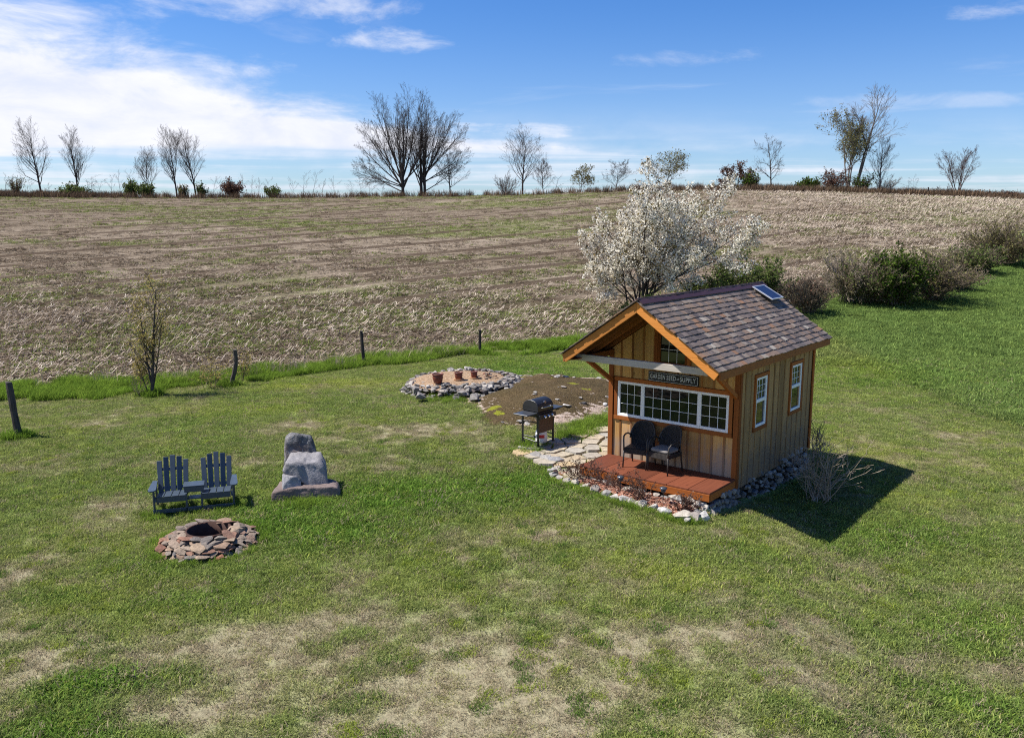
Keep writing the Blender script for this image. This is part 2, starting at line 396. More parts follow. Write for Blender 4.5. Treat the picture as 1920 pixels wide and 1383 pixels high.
plain('slate_paint', (0.046, 0.064, 0.088), 0.42, 0, 0.10, 5, 0.45)
plain('wicker_black', (0.04, 0.034, 0.031), 0.5, 0, 0.4, 60, 0.35)
def _weave(g):
    mp = g.new('ShaderNodeMapping'); g.put(mp.inputs[0], g.obj)
    wv = g.new('ShaderNodeTexWave', bands_direction='Z'); g.put(wv.inputs[0], g.obj); wv.inputs['Scale'].default_value = 16.0
    wx = g.new('ShaderNodeTexWave', bands_direction='X'); g.put(wx.inputs[0], g.obj); wx.inputs['Scale'].default_value = 12.0
    h = g.math('MULTIPLY', wv.outputs['Fac'], wx.outputs['Fac'])
    g.put(g.b.inputs['Base Color'], g.ramp(h, [(0.0, (0.010, 0.009, 0.009)), (1.0, (0.10, 0.085, 0.078))])); bump(g, h, 0.012)
material('wicker_weave', _weave, 0.55, 0.3)
plain('cushion', (0.22, 0.20, 0.185), 0.9, 0, 0.15, 40, 0.1)
plain('grill_black', (0.012, 0.012, 0.014), 0.42, 0, 0.2, 8, 0.5); plain('grill_shelf', (0.03, 0.034, 0.042), 0.4, 0, 0.2, 8, 0.5)
plain('grill_maroon', (0.05, 0.012, 0.010), 0.4, 0, 0.15, 8, 0.4); plain('chrome', (0.7, 0.7, 0.7), 0.2, 1.0, 0.05)
plain('tank_white', (0.74, 0.74, 0.73), 0.4, 0, 0.05); plain('label_red', (0.5, 0.03, 0.03), 0.5)
plain('rusty_steel', (0.06, 0.03, 0.022), 0.8, 0.2, 0.5, 7, 0.3); plain('ash', (0.035, 0.032, 0.03), 0.95, 0, 0.5, 20)
plain('blue_foil', (0.20, 0.26, 0.42), 0.4, 0, 0.2); plain('light_plastic', (0.02, 0.02, 0.022), 0.4, 0, 0.1)
plain('light_lens', (0.05, 0.055, 0.065), 0.15, 0, 0.1, 9, 0.5)
def _panel(g):
    g.put(g.b.inputs['Base Color'], g.mix(g.noise(g.obj, 12, 3), (0.008, 0.016, 0.05), (0.016, 0.03, 0.085)))
    g.b.inputs['Coat Weight'].default_value = 0.08; g.b.inputs['Coat Roughness'].default_value = 0.05
material('solar_cell', _panel, 0.45, 0.2)
plain('aluminium', (0.72, 0.73, 0.75), 0.35, 0.6, 0.05)
def bark(name, a, b_):
    def fn(g):
        n = g.noise(g.geo, 5.0, 5, 0.6); c = g.mix(g.sm(n, 0.3, 0.7), a, b_)
        c = g.mix(1.0, c, g.ramp(rnd_node(g), [(0, 0.8), (1, 1.2)]), 'MULTIPLY'); g.put(g.b.inputs['Base Color'], c)
    return material(name, fn, 0.9, 0.15)
bark('bark_dark', (0.045, 0.036, 0.032), (0.095, 0.08, 0.07)); bark('bark_grey', (0.11, 0.095, 0.085), (0.20, 0.18, 0.165))
bark('bark_red', (0.075, 0.04, 0.032), (0.12, 0.07, 0.055)); bark('twig_pale', (0.27, 0.215, 0.16), (0.42, 0.35, 0.27))
bark('twig_brown', (0.12, 0.092, 0.064), (0.22, 0.175, 0.125))
def leafmat(name, cols, trans=0.35, inst=False):
    m = bpy.data.materials.new(name); m.use_nodes = True; m.node_tree.nodes.clear(); g = NT(m.node_tree)
    a = g.new('ShaderNodeAttribute', attribute_name='rnd').outputs['Fac']
    if inst:
        t = g.new('ShaderNodeAttribute', attribute_name='tint'); t.attribute_type = 'INSTANCER'
        c = g.mix(1.0, t.outputs['Color'], g.ramp(a, cols), 'MULTIPLY')
    else: c = g.ramp(a, cols)
    d = g.new('ShaderNodeBsdfDiffuse', i_Color=c); tr = g.new('ShaderNodeBsdfTranslucent', i_Color=c)
    mx = g.new('ShaderNodeMixShader', i_0=trans); g.l.new(d.outputs[0], mx.inputs[1]); g.l.new(tr.outputs[0], mx.inputs[2])
    g.l.new(mx.outputs[0], g.new('ShaderNodeOutputMaterial').inputs[0]); MATS[name] = m; return m
leafmat('blossom', [(0, (0.60, 0.53, 0.40)), (0.25, (0.82, 0.77, 0.65)), (0.85, (0.90, 0.87, 0.78)), (1, (0.64, 0.54, 0.40))], 0.4)
leafmat('bronze_leaf', [(0, (0.14, 0.10, 0.035)), (1, (0.22, 0.17, 0.06))], 0.3)
leafmat('bush_leaf', [(0, (0.07, 0.11, 0.025)), (0.6, (0.12, 0.16, 0.045)), (1, (0.17, 0.19, 0.07))], 0.3)
leafmat('dark_leaf', [(0, (0.035, 0.07, 0.012)), (1, (0.085, 0.125, 0.02))], 0.25)
leafmat('olive_bud', [(0, (0.12, 0.12, 0.04)), (1, (0.23, 0.21, 0.09))], 0.3)
leafmat('yellow_bud', [(0, (0.28, 0.22, 0.06)), (1, (0.42, 0.35, 0.12))], 0.35)
leafmat('red_bud', [(0, (0.10, 0.055, 0.04)), (1, (0.17, 0.10, 0.07))], 0.2)
leafmat('grass_blade', [(0, (0.5, 0.55, 0.45)), (0.5, (1, 1, 1)), (0.8, (1.25, 1.2, 1.1)), (1, (1.75, 1.6, 1.5))], 0.45, True)
leafmat('straw', [(0, (0.60, 0.58, 0.56)), (0.5, (1, 1, 1)), (1, (1.25, 1.2, 1.15))], 0.1, True)
def _lawn(g):
    t = g.new('ShaderNodeAttribute', attribute_name='tint').outputs['Color']
    n = g.noise(g.geo, 22.0, 5, 0.7); n2 = g.noise(g.geo, 5.0, 4, 0.65)
    c = g.mix(g.math('MULTIPLY', g.sm(n2, 0.35, 0.7), 0.4), t, (0.20, 0.155, 0.105))
    c = g.mix(1.0, c, g.ramp(n, [(0.3, 0.6), (0.7, 1.4)]), 'MULTIPLY')
    g.put(g.b.inputs['Base Color'], c); bump(g, n, 0.03)
material('lawn_soil', _lawn, 1.0, 0.05)
def _field(g):
    t = g.new('ShaderNodeAttribute', attribute_name='tint').outputs['Color']
    n = g.noise(g.geo, 9.0, 6, 0.7); n2 = g.noise(g.geo, 1.4, 5, 0.6)
    c = g.mix(1.0, t, g.ramp(n, [(0.3, 0.55), (0.5, 0.95), (0.7, 1.5)]), 'MULTIPLY')
    c = g.mix(1.0, c, g.ramp(n2, [(0.3, 0.8), (0.7, 1.2)]), 'MULTIPLY')
    sp_ = g.new('ShaderNodeSeparateXYZ', i_0=g.geo); u = g.math('ADD', g.math('SUBTRACT', g.math('MULTIPLY', sp_.outputs[1], math.cos(R(36))), g.math('MULTIPLY', sp_.outputs[0], math.sin(R(36)))), 0.0)
    furrow = g.math('PINGPONG', g.math('ADD', u, g.math('MULTIPLY', n2, .2)), 0.38)                       # plough lines between the rows
    c = g.mix(g.math('MULTIPLY', g.sm(furrow, 0.24, 0.36), 0.6), c, (0.085, 0.06, 0.04))
    track = g.math('PINGPONG', u, 2.28)                                                     # wheel tracks of bare earth
    tm = g.math('MULTIPLY', g.math('SUBTRACT', 1.0, g.sm(track, 0.42, 0.70)), g.sm(g.noise(g.geo, .09, 3), .34, .5))
    c = g.mix(g.math('MULTIPLY', tm, .85), c, (0.060, 0.042, 0.028))
    g.put(g.b.inputs['Base Color'], c); bump(g, g.math('SUBTRACT', n, g.math('MULTIPLY', furrow, 1.0)), 0.06)
material('field_soil', _field, 1.0, 0.05)
def _outcrop(g):
    n = g.noise(g.geo, 0.9, 6, 0.65, 0.3); n2 = g.noise(g.geo, 6.0, 6, 0.7); n3 = g.noise(g.geo, 26.0, 4, 0.6)
    rock = g.ramp(n2, [(0.3, (0.20, 0.16, 0.14)), (0.5, (0.36, 0.275, 0.22)), (0.7, (0.50, 0.42, 0.36))])
    mossb = g.mix(1.0, g.ramp(n3, [(0.3, (0.034, 0.023, 0.012)), (0.5, (0.078, 0.054, 0.026)), (0.7, (0.16, 0.12, 0.065))]), g.ramp(n, [(0.3, (0.75, 0.8, 0.7)), (0.7, (1.25, 1.2, 1.2))]), 'MULTIPLY')
    bare = g.new('ShaderNodeAttribute', attribute_name='bare').outputs['Fac']
    c = g.mix(g.sm(g.math('ADD', g.math('ADD', g.math('MULTIPLY', g.math('SUBTRACT', n2, 0.5), 2.2), g.math('MULTIPLY', g.math('SUBTRACT', n, 0.5), 1.3)), bare), 0.36, 0.50), mossb, rock)
    gm = g.new('ShaderNodeAttribute', attribute_name='moss').outputs['Fac']
    c = g.mix(g.sm(g.math('ADD', gm, g.math('MULTIPLY', g.math('SUBTRACT', n2, 0.5), 1.4)), 0.45, 0.6), c, g.mix(n3, (0.13, 0.145, 0.012), (0.25, 0.25, 0.025)))
    g.put(g.b.inputs['Base Color'], c); bump(g, g.math('ADD', n2, n3), 0.05)
material('outcrop_rock', _outcrop, 0.95, 0.1)

# ------------------------------------------------------------------ the ground: lawn and field
FB_PX = [(-700, 790), (-300, 752), (0, 728), (250, 714), (430, 700), (600, 686), (690, 672), (900, 655), (1060, 640), (1250, 622), (1450, 592), (1560, 556), (1700, 520), (1800, 482), (1880, 446), (1935, 428)]
FB = [hit(*p) for p in FB_PX]
FBX = np.array([p.x for p in FB]); FBY = np.array([p.y for p in FB])
FBX = np.concatenate([[-400], FBX, [FBX[-1] + 300]]); FBY = np.concatenate([[FBY[0] - 4], FBY, [FBY[-1] + 240]])
def field_edge(x): return np.interp(x, FBX, FBY)
def blobs(x, y, lst):
    s = np.zeros_like(x)
    for (px, py, rx, ry, a) in lst:
        c = hit(px, py); s = s + a * np.exp(-((x - c.x) / rx) ** 2 - ((y - c.y) / ry) ** 2)
    return s
DRY = [(600, 1190, 1.3, .75, 1.0), (760, 1290, 1.2, .8, .9), (940, 1330, .9, .6, 1.0), (150, 1190, 1.1, .55, 1.0), (30, 1250, .7, .7, .6), (1060, 1230, 1.2, .7, .7), (1180, 1330, .8, .5, .7),
       (1010, 1340, .8, .4, .7), (360, 1190, .8, .35, .6), (220, 960, .9, .5, .6), (60, 1090, .6, .5, .6), (180, 800, 1.4, .6, .7), (430, 860, 1.0, .6, .55), (560, 800, 1.3, .7, .45), (800, 800, 1.3, .9, .7), (760, 750, .9, .9, .6),
       (1060, 1000, .8, .35, .55), (1330, 1180, 1.1, .5, .45), (1240, 1030, .7, .3, .5), (1870, 870, .8, .3, .5), (1810, 815, .9, .5, .6), (1600, 1180, .9, .3, .45), (1350, 1000, .35, .2, .8), (700, 870, .9, .5, .4), (1500, 1270, .7, .3, .4), (1750, 1250, .9, .3, .35), (300, 1350, .6, .25, .6)]
LUSH = [(760, 930, 1.9, 1.0, .9), (640, 1000, 1.2, .8, .7), (540, 960, .9, .5, .6), (1000, 910, 1.0, .7, 1.0), (1050, 870, .7, .7, .6), (1130, 935, .9, .35, .5), (1450, 1040, 1.6, .6, .5), (1700, 1010, 2.2, 1.2, .7), (1850, 1180, 1.6, 1.5, .9), (1880, 1350, 1., .7, .9), (1700, 750, 4., 4., .5),
        (1000, 690, 5, 3, .5), (250, 1060, .9, .6, .5), (100, 1120, .6, .3, .6), (90, 1380, .6, .35, 1.), (110, 1290, .45, .25, .9), (260, 1270, .7, .22, .8), (330, 1130, .6, .3, .5), (850, 1060, 1., .5, .5), (560, 890, .5, .6, .5), (1110, 800, .9, .6, .8), (480, 985, .6, .4, .8)]
YEL = [(450, 770, 2.5, 1.0, .8), (880, 1100, .8, .5, .6), (600, 720, 3.5, 1.2, .7), (1300, 1080, 1.4, .6, .6), (1650, 690, 3., 2., .7), (1620, 850, 1.3, 1.6, .6), (1100, 980, 1.2, .4, .6), (900, 680, 4, 1.2, .5), (250, 830, 1.2, .7, .5), (1800, 940, 1.4, .6, .4)]
C_G, C_L, C_Y, C_D, C_M = [np.array(c) for c in ((0.200, 0.248, 0.078), (0.122, 0.222, 0.036), (0.285, 0.325, 0.076), (0.300, 0.246, 0.182), (0.140, 0.235, 0.066))]
def lawn_state(x, y):
    near = sstep(34, 18, y)
    n1 = fbm(x, y, 2.6, 101, 4); n2 = fbm(x, y, 0.8, 131, 4); n4 = fbm(x, y, 0.28, 151, 2); n3 = fbm(x, y, 4.0, 171, 3)
    dry = np.clip(1.25 * blobs(x, y, DRY) * (-.1 + 1.7 * n2) + 1.0 * (n1 - 0.50) + 1.7 * (n2 - 0.53) + 1.3 * (n4 - .5) + .06 + .16 * sstep(13, 9, y), 0, 1) * (0.35 + 0.65 * near)
    lush = np.clip(blobs(x, y, LUSH) * (0.6 + 0.8 * n3) + 1.2 * (n3 - 0.53) + .6 * (n4 - .5), 0, 1)
    yel = np.clip(blobs(x, y, YEL) * (0.5 + n2) + 1.2 * (fbm(x, y, 1.6, 211, 3) - 0.5), 0, 1)
    dry = np.clip(dry - 0.45 * lush, 0, 1)
    mead = meadow(x, y)
    return dry * (1 - mead), lush, yel, mead
MED = [hit(*p) for p in ((1560, 640), (1640, 690), (1700, 745), (1920, 800), (2300, 880))]
MX = np.array([p.x for p in MED]); MY = np.array([p.y for p in MED])
def meadow(x, y):
    yb = np.interp(x, MX, MY, left=60)
    return sstep(-0.4, 0.6, y - yb) * sstep(MX[0] - 1.0, MX[0] + 1.5, x)
def lawn_tint(x, y):
    dry, lush, yel, mead = lawn_state(x, y)
    c = C_G + (C_Y - C_G) * yel[:, None]
    c = c + (C_L - c) * lush[:, None] * 0.95
    c = c + (C_M - c) * mead[:, None] * 0.6
    c = c + (C_D - c) * np.clip(dry * .9, 0, .74)[:, None]
    return c
def field_tint(x, y):
    n = fbm(x, y, 14.0, 301, 4); g_ = fbm(x * .35, y, 5.0, 331, 4)
    u = np.cos(R(36)) * y - np.sin(R(36)) * x
    band = fbm(x * 0.06 + 0 * u, u, 3.2, 361, 3)
    soil = np.array([0.178, 0.142, 0.102]); pale = np.array([0.33, 0.272, 0.208]); green = np.array([0.150, 0.165, 0.062])
    k = np.clip(0.32 + 1.5 * (band - 0.5) + 0.8 * (n - 0.5) + 0.35 * sstep(-10, 40, x) - 0.3 * sstep(45, 90, y) * sstep(30, -10, x), 0, 1)
    c = soil + (pale - soil) * k[:, None]
    gr = np.clip(2.8 * (g_ - 0.53) + 1.2 * (band - .5) + .35 * sstep(75, 105, y), 0, 0.8) * sstep(32, 42, y)
    return c + (green - c) * gr[:, None]

def spaced(a, b, s0, grow):
    out = [a]; s = s0
    while out[-1] < b: out.append(out[-1] + s); s *= grow
    return out
xs = np.array([-v for v in spaced(16, 420, .25, 1.07)][::-1] + list(np.arange(-15.8, 26, .2)) + spaced(26, 460, .25, 1.06))
ys = np.array([-v for v in spaced(-3, 60, .4, 1.3)][::-1] + list(np.arange(3.3, 36, .2)) + spaced(36, 700, .25, 1.016))
GX, GY = np.meshgrid(xs, ys); nx, ny = len(xs), len(ys)
GV = np.stack([GX.ravel(), GY.ravel(), terrain(GX, GY).ravel()], 1)
ii = (np.arange(ny - 1)[:, None] * nx + np.arange(nx - 1)[None, :]).ravel()
GQ = np.stack([ii, ii + 1, ii + nx + 1, ii + nx], 1)
cen = GV[GQ].mean(1); in_field = cen[:, 1] > field_edge(cen[:, 0])
for nm, sel, matn, fn in (('lawn', ~in_field, 'lawn_soil', lawn_tint), ('field', in_field, 'field_soil', field_tint)):
    q = GQ[sel]; us, inv = np.unique(q, return_inverse=True); q = inv.reshape(q.shape); v = GV[us]
    me = fastmesh(nm, v, q, MATS[matn]); t = np.ones((len(v), 4), np.float32); t[:, :3] = fn(v[:, 0], v[:, 1])
    a = me.attributes.new('tint', 'FLOAT_COLOR', 'POINT'); a.data.foreach_set('color', t.ravel())
    me.polygons.foreach_set('use_smooth', np.ones(len(me.polygons), bool))
    o = link(nm, me); tag(o, {'lawn': 'patchy green and straw coloured mown lawn', 'field': 'harvested corn field sloping up to the ridge'}[nm], nm, kind='structure')

# ------------------------------------------------------------------ the cabin
YAW = 0.6762; CO = Vector((4.396, 16.0, 0.0)); W_, L_ = 2.919, 4.037
ZD, ZWT = 0.546, 2.66                    # deck level, wall top
OF, OB, OE, ZR, ZE = 1.477, 0.36, 0.2525, 4.061, 2.893
DD = 1.165
RM = Matrix.Rotation(-YAW, 4, 'Z')
def c2w(p): return CO + RM @ Vector(p)
cabin = thing('cabin', 'small board and batten pine cabin with slate shingle roof and red front deck', 'cabin', CO, -YAW)
S = (ZR - ZE) / (W_ / 2 + OE); TH = math.atan(S); XM = -W_ / 2
def roof_z(x): return ZR - S * abs(x - XM)
# walls: dark backing sheet, boards and battens proud of it
def wall_part(name, poly, y0, y1, axis):
    m = MB()
    if axis == 'front': pts = lambda p, d: (p[0], d, p[1])
    else: pts = lambda p, d: (d, p[0], p[1])
    n = len(poly); v = [pts(p, y0) for p in poly] + [pts(p, y1) for p in poly]
    f = [tuple(range(n)), tuple(range(2 * n - 1, n - 1, -1))] + [(i, n + i, n + (i + 1) % n, (i + 1) % n) for i in range(n)]
    m.add(v, f); o = m.build(name, MATS['interior_dark'], cabin); return o
TB = 0.14                                  # roof build-up measured vertically
gable = [(-W_, 0.2), (0, 0.2), (0, roof_z(0) - TB - .06), (XM, ZR - TB - .06), (-W_, roof_z(-W_) - TB - .06)]
front_wall = wall_part('front_wall', gable, 0.03, 0.09, 'front')
back_wall = wall_part('back_wall', gable, L_ - 0.09, L_ - 0.03, 'front')
zs = roof_z(0) - TB - .06
right_wall = wall_part('right_wall', [(0.09, 0.2), (L_ - 0.09, 0.2), (L_ - 0.09, zs), (0.09, zs)], -0.09, -0.03, 'side')
left_wall = wall_part('left_wall', [(0.09, 0.2), (L_ - 0.09, 0.2), (L_ - 0.09, zs), (0.09, zs)], -W_ + 0.03, -W_ + 0.09, 'side')
def upright(name, mat, parent, x0, x1, z0, zfun, y_out, th, axis, hole=None, rnd=0.5):
    """a vertical board between x0 and x1 whose top follows the roof; a hole (a,b,z0,z1) cuts it in two"""
    spans = [(z0, None)]
    if hole and x1 > hole[0] and x0 < hole[1] and hole[0] <= (x0 + x1) / 2 <= hole[1]: spans = [(z0, hole[2]), (hole[3], None)]
    for a, b in spans:
        t0 = zfun(x0) if b is None else b; t1 = zfun(x1) if b is None else b
        if max(t0, t1) - a < 0.05: continue
        m = MB(); e = 0.004
        P = [(x0, a), (x1, a), (x1, t1), (x0, t0)]
        if axis == 'front': k = lambda p, o, ins: (p[0] + ins[0], o, p[1] + ins[1])
        else: k = lambda p, o, ins: (o, p[0] + ins[0], p[1] + ins[1])
        ins = [(e, e), (-e, e), (-e, -e), (e, -e)]
        sg = -1 if (axis == 'front') == (y_out < 1) else 1
        if axis != 'front': sg = 1 if y_out > -1 else -1
        inn = y_out - sg * th
        v = [k(p, inn, (0, 0)) for p in P] + [k(p, y_out - sg * e, (0, 0)) for p in P] + [k(p, y_out, i) for p, i in zip(P, ins)]
        f = [(0, 1, 2, 3), (8, 9, 10, 11)] + [(i, (i + 1) % 4, 4 + (i + 1) % 4, 4 + i) for i in range(4)] + [(4 + i, 4 + (i + 1) % 4, 8 + (i + 1) % 4, 8 + i) for i in range(4)]
        m.add(v, f, rnd)
        o = m.build(name, mat, parent)
        bm = bmesh.new(); bm.from_mesh(o.data); bmesh.ops.recalc_face_normals(bm, faces=bm.faces); bm.to_mesh(o.data); bm.free()
WF = (-2.724, -0.194, 1.434, 2.187)          # front window white frame
WG = (XM - .33, XM + .33, 2.64, 3.28)        # gable window
gz = lambda x: roof_z(x) - TB - .065
def two_holes(x): return None
nb = 11; bw = W_ / nb
for i in range(nb):
    x0 = -W_ + i * bw; r = random.random()
    mid = x0 + bw / 2
    # below, between and above the windows
    low_top, mid_bot = WF[2] - .09, WF[3] + .09
    covered = WF[0] - .1 < mid < WF[1] + .1
    if covered:
        upright('board', MATS['pine_board'], front_wall, x0 + .003, x0 + bw - .003, 0.3, lambda x: low_top, 0.0, 0.03, 'front', None, r)
        z0 = mid_bot
    else: z0 = 0.3
    hg = WG if WG[0] - .05 < mid < WG[1] + .05 else None
    if hg:
        upright('board', MATS['pine_board'], front_wall, x0 + .003, x0 + bw - .003, z0, lambda x: WG[2] - .05, 0.0, 0.03, 'front', None, r)
        upright('board', MATS['pine_board'], front_wall, x0 + .003, x0 + bw - .003, WG[3] + .05, gz, 0.0, 0.03, 'front', None, r)
    else: upright('board', MATS['pine_board'], front_wall, x0 + .003, x0 + bw - .003, z0, gz, 0.0, 0.03, 'front', None, r)
    if i:
        r = random.random(); x = x0
        segs = []
        if WF[0] - .1 < x < WF[1] + .1: segs = [(0.3, low_top)]; zb = mid_bot
        else: zb = 0.3
        if WG[0] - .08 < x < WG[1] + .08: segs += [(zb, WG[2] - .09), (WG[3] + .09, None)]
        else: segs += [(zb, None)]
        for a, b in segs:
            f = gz if b is None else (lambda x, b=b: b)
            if f(x) - a > .04: upright('batten', MATS['batten'], front_wall, x - .022, x + .022, a, f, -0.014, 0.0135, 'front', None, r)
SW = [(0.776, 1.315, 1.415, 2.433), (2.685, 3.275, 1.415, 2.433)]
nb = 14; bw = L_ / nb; zsf = lambda x: zs
for i in range(nb):
    y0 = i * bw; mid = y0 + bw / 2; r = random.random()
    h = next((q for q in SW if q[0] - .04 < mid < q[1] + .04), None)
    hh = (h[0] - .2, h[1] + .2, h[2] - .04, h[3] + .04) if h else None
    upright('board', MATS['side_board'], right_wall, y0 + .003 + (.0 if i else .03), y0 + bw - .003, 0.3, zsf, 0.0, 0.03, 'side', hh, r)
    if i:
        h = next((q for q in SW if q[0] - .1 < y0 < q[1] + .1), None)
        hh = (h[0] - .2, h[1] + .2, h[2] - .09, h[3] + .09) if h else None
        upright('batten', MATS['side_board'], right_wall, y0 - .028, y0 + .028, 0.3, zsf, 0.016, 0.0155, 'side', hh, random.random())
for i in range(11):
    x0 = -W_ + i * W_ / 11
    upright('board', MATS['pine_board'], back_wall, x0 + .003, x0 + W_ / 11 - .003, .3, gz, L_, .03, 'front', None, random.random())
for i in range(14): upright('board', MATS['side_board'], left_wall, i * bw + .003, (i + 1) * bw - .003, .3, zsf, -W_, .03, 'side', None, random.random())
# corner boards
for (x, y, sx, sy) in ((0, 0, 1, -1), (-W_, 0, -1, -1), (0, L_, 1, 1), (-W_, L_, -1, 1)):
    m = MB(); z1 = zs
    m.box((x + sx * .016 - sx * .05, y + sy * .022, (0.3 + z1) / 2), (.10, .03, z1 - .3), None, .004, random.random())
    m.box((x + sx * .022, y - sy * .043 + sy * .02, (0.3 + z1) / 2), (.03, .09, z1 - .3), None, .004, random.random())
    m.build('corner_board', MATS['stained_trim'], cabin)
# windows
def window(parent, x0, x1, z0, z1, grids, axis, name='window', trim=.085, sash=None, frame=.035, vinyl='white_vinyl'):
    """grids: list of (xa, xb, za, zb, columns, rows); axis front: face looks to -Y; side: face looks to +X"""
    def B(m, a0, a1, b0, b1, d0, d1, bev=.004, rnd=.5):
        if axis == 'front': m.box(((a0 + a1) / 2, -(d0 + d1) / 2, (b0 + b1) / 2), (a1 - a0, d1 - d0, b1 - b0), None, bev, rnd)
        else: m.box(((d0 + d1) / 2, (a0 + a1) / 2, (b0 + b1) / 2), (d1 - d0, a1 - a0, b1 - b0), None, bev, rnd)
    t = trim; m = MB()
    B(m, x0 - t, x1 + t, z1 + .002, z1 + t, -.01, .034, rnd=.2); B(m, x0 - t, x1 + t, z0 - t, z0 - .002, -.01, .034, rnd=.7)
    B(m, x0 - t + .002, x0 - .002, z0, z1, -.01, .031, rnd=.4); B(m, x1 + .002, x1 + t - .002, z0, z1, -.01, .031, rnd=.9)
    wn = m.build(name, MATS['stained_trim'], cabin)
    m = MB(); e = frame
    B(m, x0, x1, z1 - e, z1, -.02, .022); B(m, x0, x1, z0, z0 + e, -.02, .022); B(m, x0, x0 + e, z0 + e, z1 - e, -.02, .022); B(m, x1 - e, x1, z0 + e, z1 - e, -.02, .022)
    for gx0, gx1, gz0, gz1, c, r in grids:
        for a, b, p, q in ((gx0, gx0 + .022, gz0, gz1), (gx1 - .022, gx1, gz0, gz1), (gx0, gx1, gz0, gz0 + .022), (gx0, gx1, gz1 - .022, gz1)): B(m, a, b, p, q, -.02, .0145 + .002 * (p == gz0))
    m.build('frame', MATS[vinyl], wn)
    for s_ in sash or []: m = MB(); B(m, *s_, -.02, .019); m.build('sash_rail', MATS['white_vinyl'], wn)
    for gx0, gx1, gz0, gz1, c, r in grids:
        dx, dz = (gx1 - gx0 - .044) / c, (gz1 - gz0 - .044) / r
        for i in range(c):
            for j in range(r):
                m = MB(); B(m, gx0 + .022 + i * dx, gx0 + .022 + (i + 1) * dx, gz0 + .022 + j * dz, gz0 + .022 + (j + 1) * dz, -.022, -.012, .0005); m.build('pane', MATS['dark_glass'], wn)
        for i in range(1, c):
            m = MB(); xx = gx0 + .022 + i * dx; B(m, xx - .005, xx + .005, gz0 + .02, gz1 - .02, -.0125, -.003, .002); m.build('muntin', MATS['white_vinyl'], wn)
        for j in range(1, r):
            m = MB(); zz = gz0 + .022 + j * dz; B(m, gx0 + .02, gx1 - .02, zz - .005, zz + .005, -.0125, -.0025, .002); m.build('muntin', MATS['white_vinyl'], wn)
    return wn
x0, x1, z0, z1 = WF; a, b = x0 + .60, x1 - .635
wn = window(cabin, x0, x1, z0, z1, [(x0 + .035, a - .02, z0 + .035, z1 - .035, 3, 3), (a + .02, b - .02, z0 + .035, z1 - .035, 6, 3), (b + .02, x1 - .035, z0 + .035, z1 - .035, 3, 3)], 'front', sash=[(a - .021, a + .021, z0 + .034, z1 - .034), (b - .021, b + .021, z0 + .034, z1 - .034)])
tag(wn, 'wide white three part window with small square panes')
for q in SW:
    zm = (q[2] + q[3]) / 2 + .03
    window(cabin, q[0], q[1], q[2], q[3], [(q[0] + .03, q[1] - .03, zm + .015, q[3] - .03, 3, 3), (q[0] + .03, q[1] - .03, q[2] + .03, zm - .015, 1, 1)], 'side', trim=.08, frame=.03, sash=[(q[0] + .03, q[1] - .03, zm - .018, zm + .018)])
window(cabin, WG[0], WG[1], WG[2], WG[3], [(WG[0] + .03, WG[1] - .03, WG[2] + .03, WG[3] - .03, 3, 2)], 'front', trim=.09, frame=.03, vinyl='stained_trim')
# roof
roof_m = MB(); ny0, ny1 = -OF, L_ + OB
for sg in (-1, 1):
    xe = XM + sg * (W_ / 2 + OE - .01)
    v = []
    for yy in (ny0 + .012, ny1 - .012):
        for (x, dz) in ((XM, -.014), (xe, -.014), (xe, -.05), (XM, -.05)): v.append((x, yy, roof_z(x) + dz))
    f = [(0, 1, 2, 3), (7, 6, 5, 4), (0, 4, 5, 1), (1, 5, 6, 2), (2, 6, 7, 3), (3, 7, 4, 0)]
    roof_m.add(v, f if sg > 0 else [q[::-1] for q in f])
roof = roof_m.build('roof', MATS['roof_deck'], cabin)
EXP = 0.1385; SL = math.hypot(W_ / 2 + OE, ZR - ZE); rows = int(SL / EXP)
slots = []
for sg in (1, -1):
    for r_ in range(rows + 1):
        fo = random.uniform(.032, .06); y = ny0 - .06 - random.uniform(0, .08); s_low = SL + .015 - r_ * EXP
        if s_low < .12: continue
        while y < ny1 + .02:
            wd = random.choice([.13, .15, .17, .19, .21]); ya, yb = max(y, ny0 - fo), min(y + wd, ny1 + .03)
            if yb - ya > .05: slots.append((sg, s_low + random.uniform(-.008, .008), ya, yb))
            y += wd
def shingle_pts(w_): return w_
camloc = Vector((0, 0, CAM_H))
def slot_frame(sg, s_low, ya, yb):
    ct, st = math.cos(TH), math.sin(TH)
    down = Vector((sg * ct, 0, -st)); nor = Vector((sg * st, 0, ct)); along = Vector((0, 1, 0))
    o = Vector((XM, (ya + yb) / 2, ZR)) + down * s_low + nor * .002
    return o, down, nor, along
vis = [s for s in slots if s[0] == 1]; hid = [s for s in slots if s[0] == -1]
vis.sort(key=lambda s: ((c2w(slot_frame(*s)[0]) - camloc).length) - 25 * (s[3] - s[2] - .16))
protos = []
def shingle_geo(wd, seed):
    rr = random.Random(seed); L = EXP + .055
    j = [rr.uniform(-.007, .007) for _ in range(4)]; th = rr.uniform(.014, .024)
    # local: x along roof length, y up the slope, z normal; origin at the lower edge
    h = wd / 2 - .0025
    v = [(-h, j[0], 0), (0, j[1], 0), (h, j[2], 0), (h, L, -.006), (-h, L, -.006)]
    t = [(p[0] * (.99 if p[1] < .1 else 1), p[1] + (.003 if p[1] < .1 else 0), th + rr.uniform(0, .003) if p[1] < .1 else .000) for p in v]
    f = [(0, 4, 3, 2, 1), (5, 6, 7, 8, 9)] + [(i, (i + 1) % 5, 5 + (i + 1) % 5, 5 + i) for i in range(5)]
    return v + t, f
SH = {}
for wd in (13, 15, 17, 19, 21):
    for k in range(4):
        m = MB(); vv, ff = shingle_geo(wd / 100, wd * 10 + k); m.add(vv, ff, random.random()); SH[(wd, k)] = m.mesh('shingle', MATS['slate_shingle'])
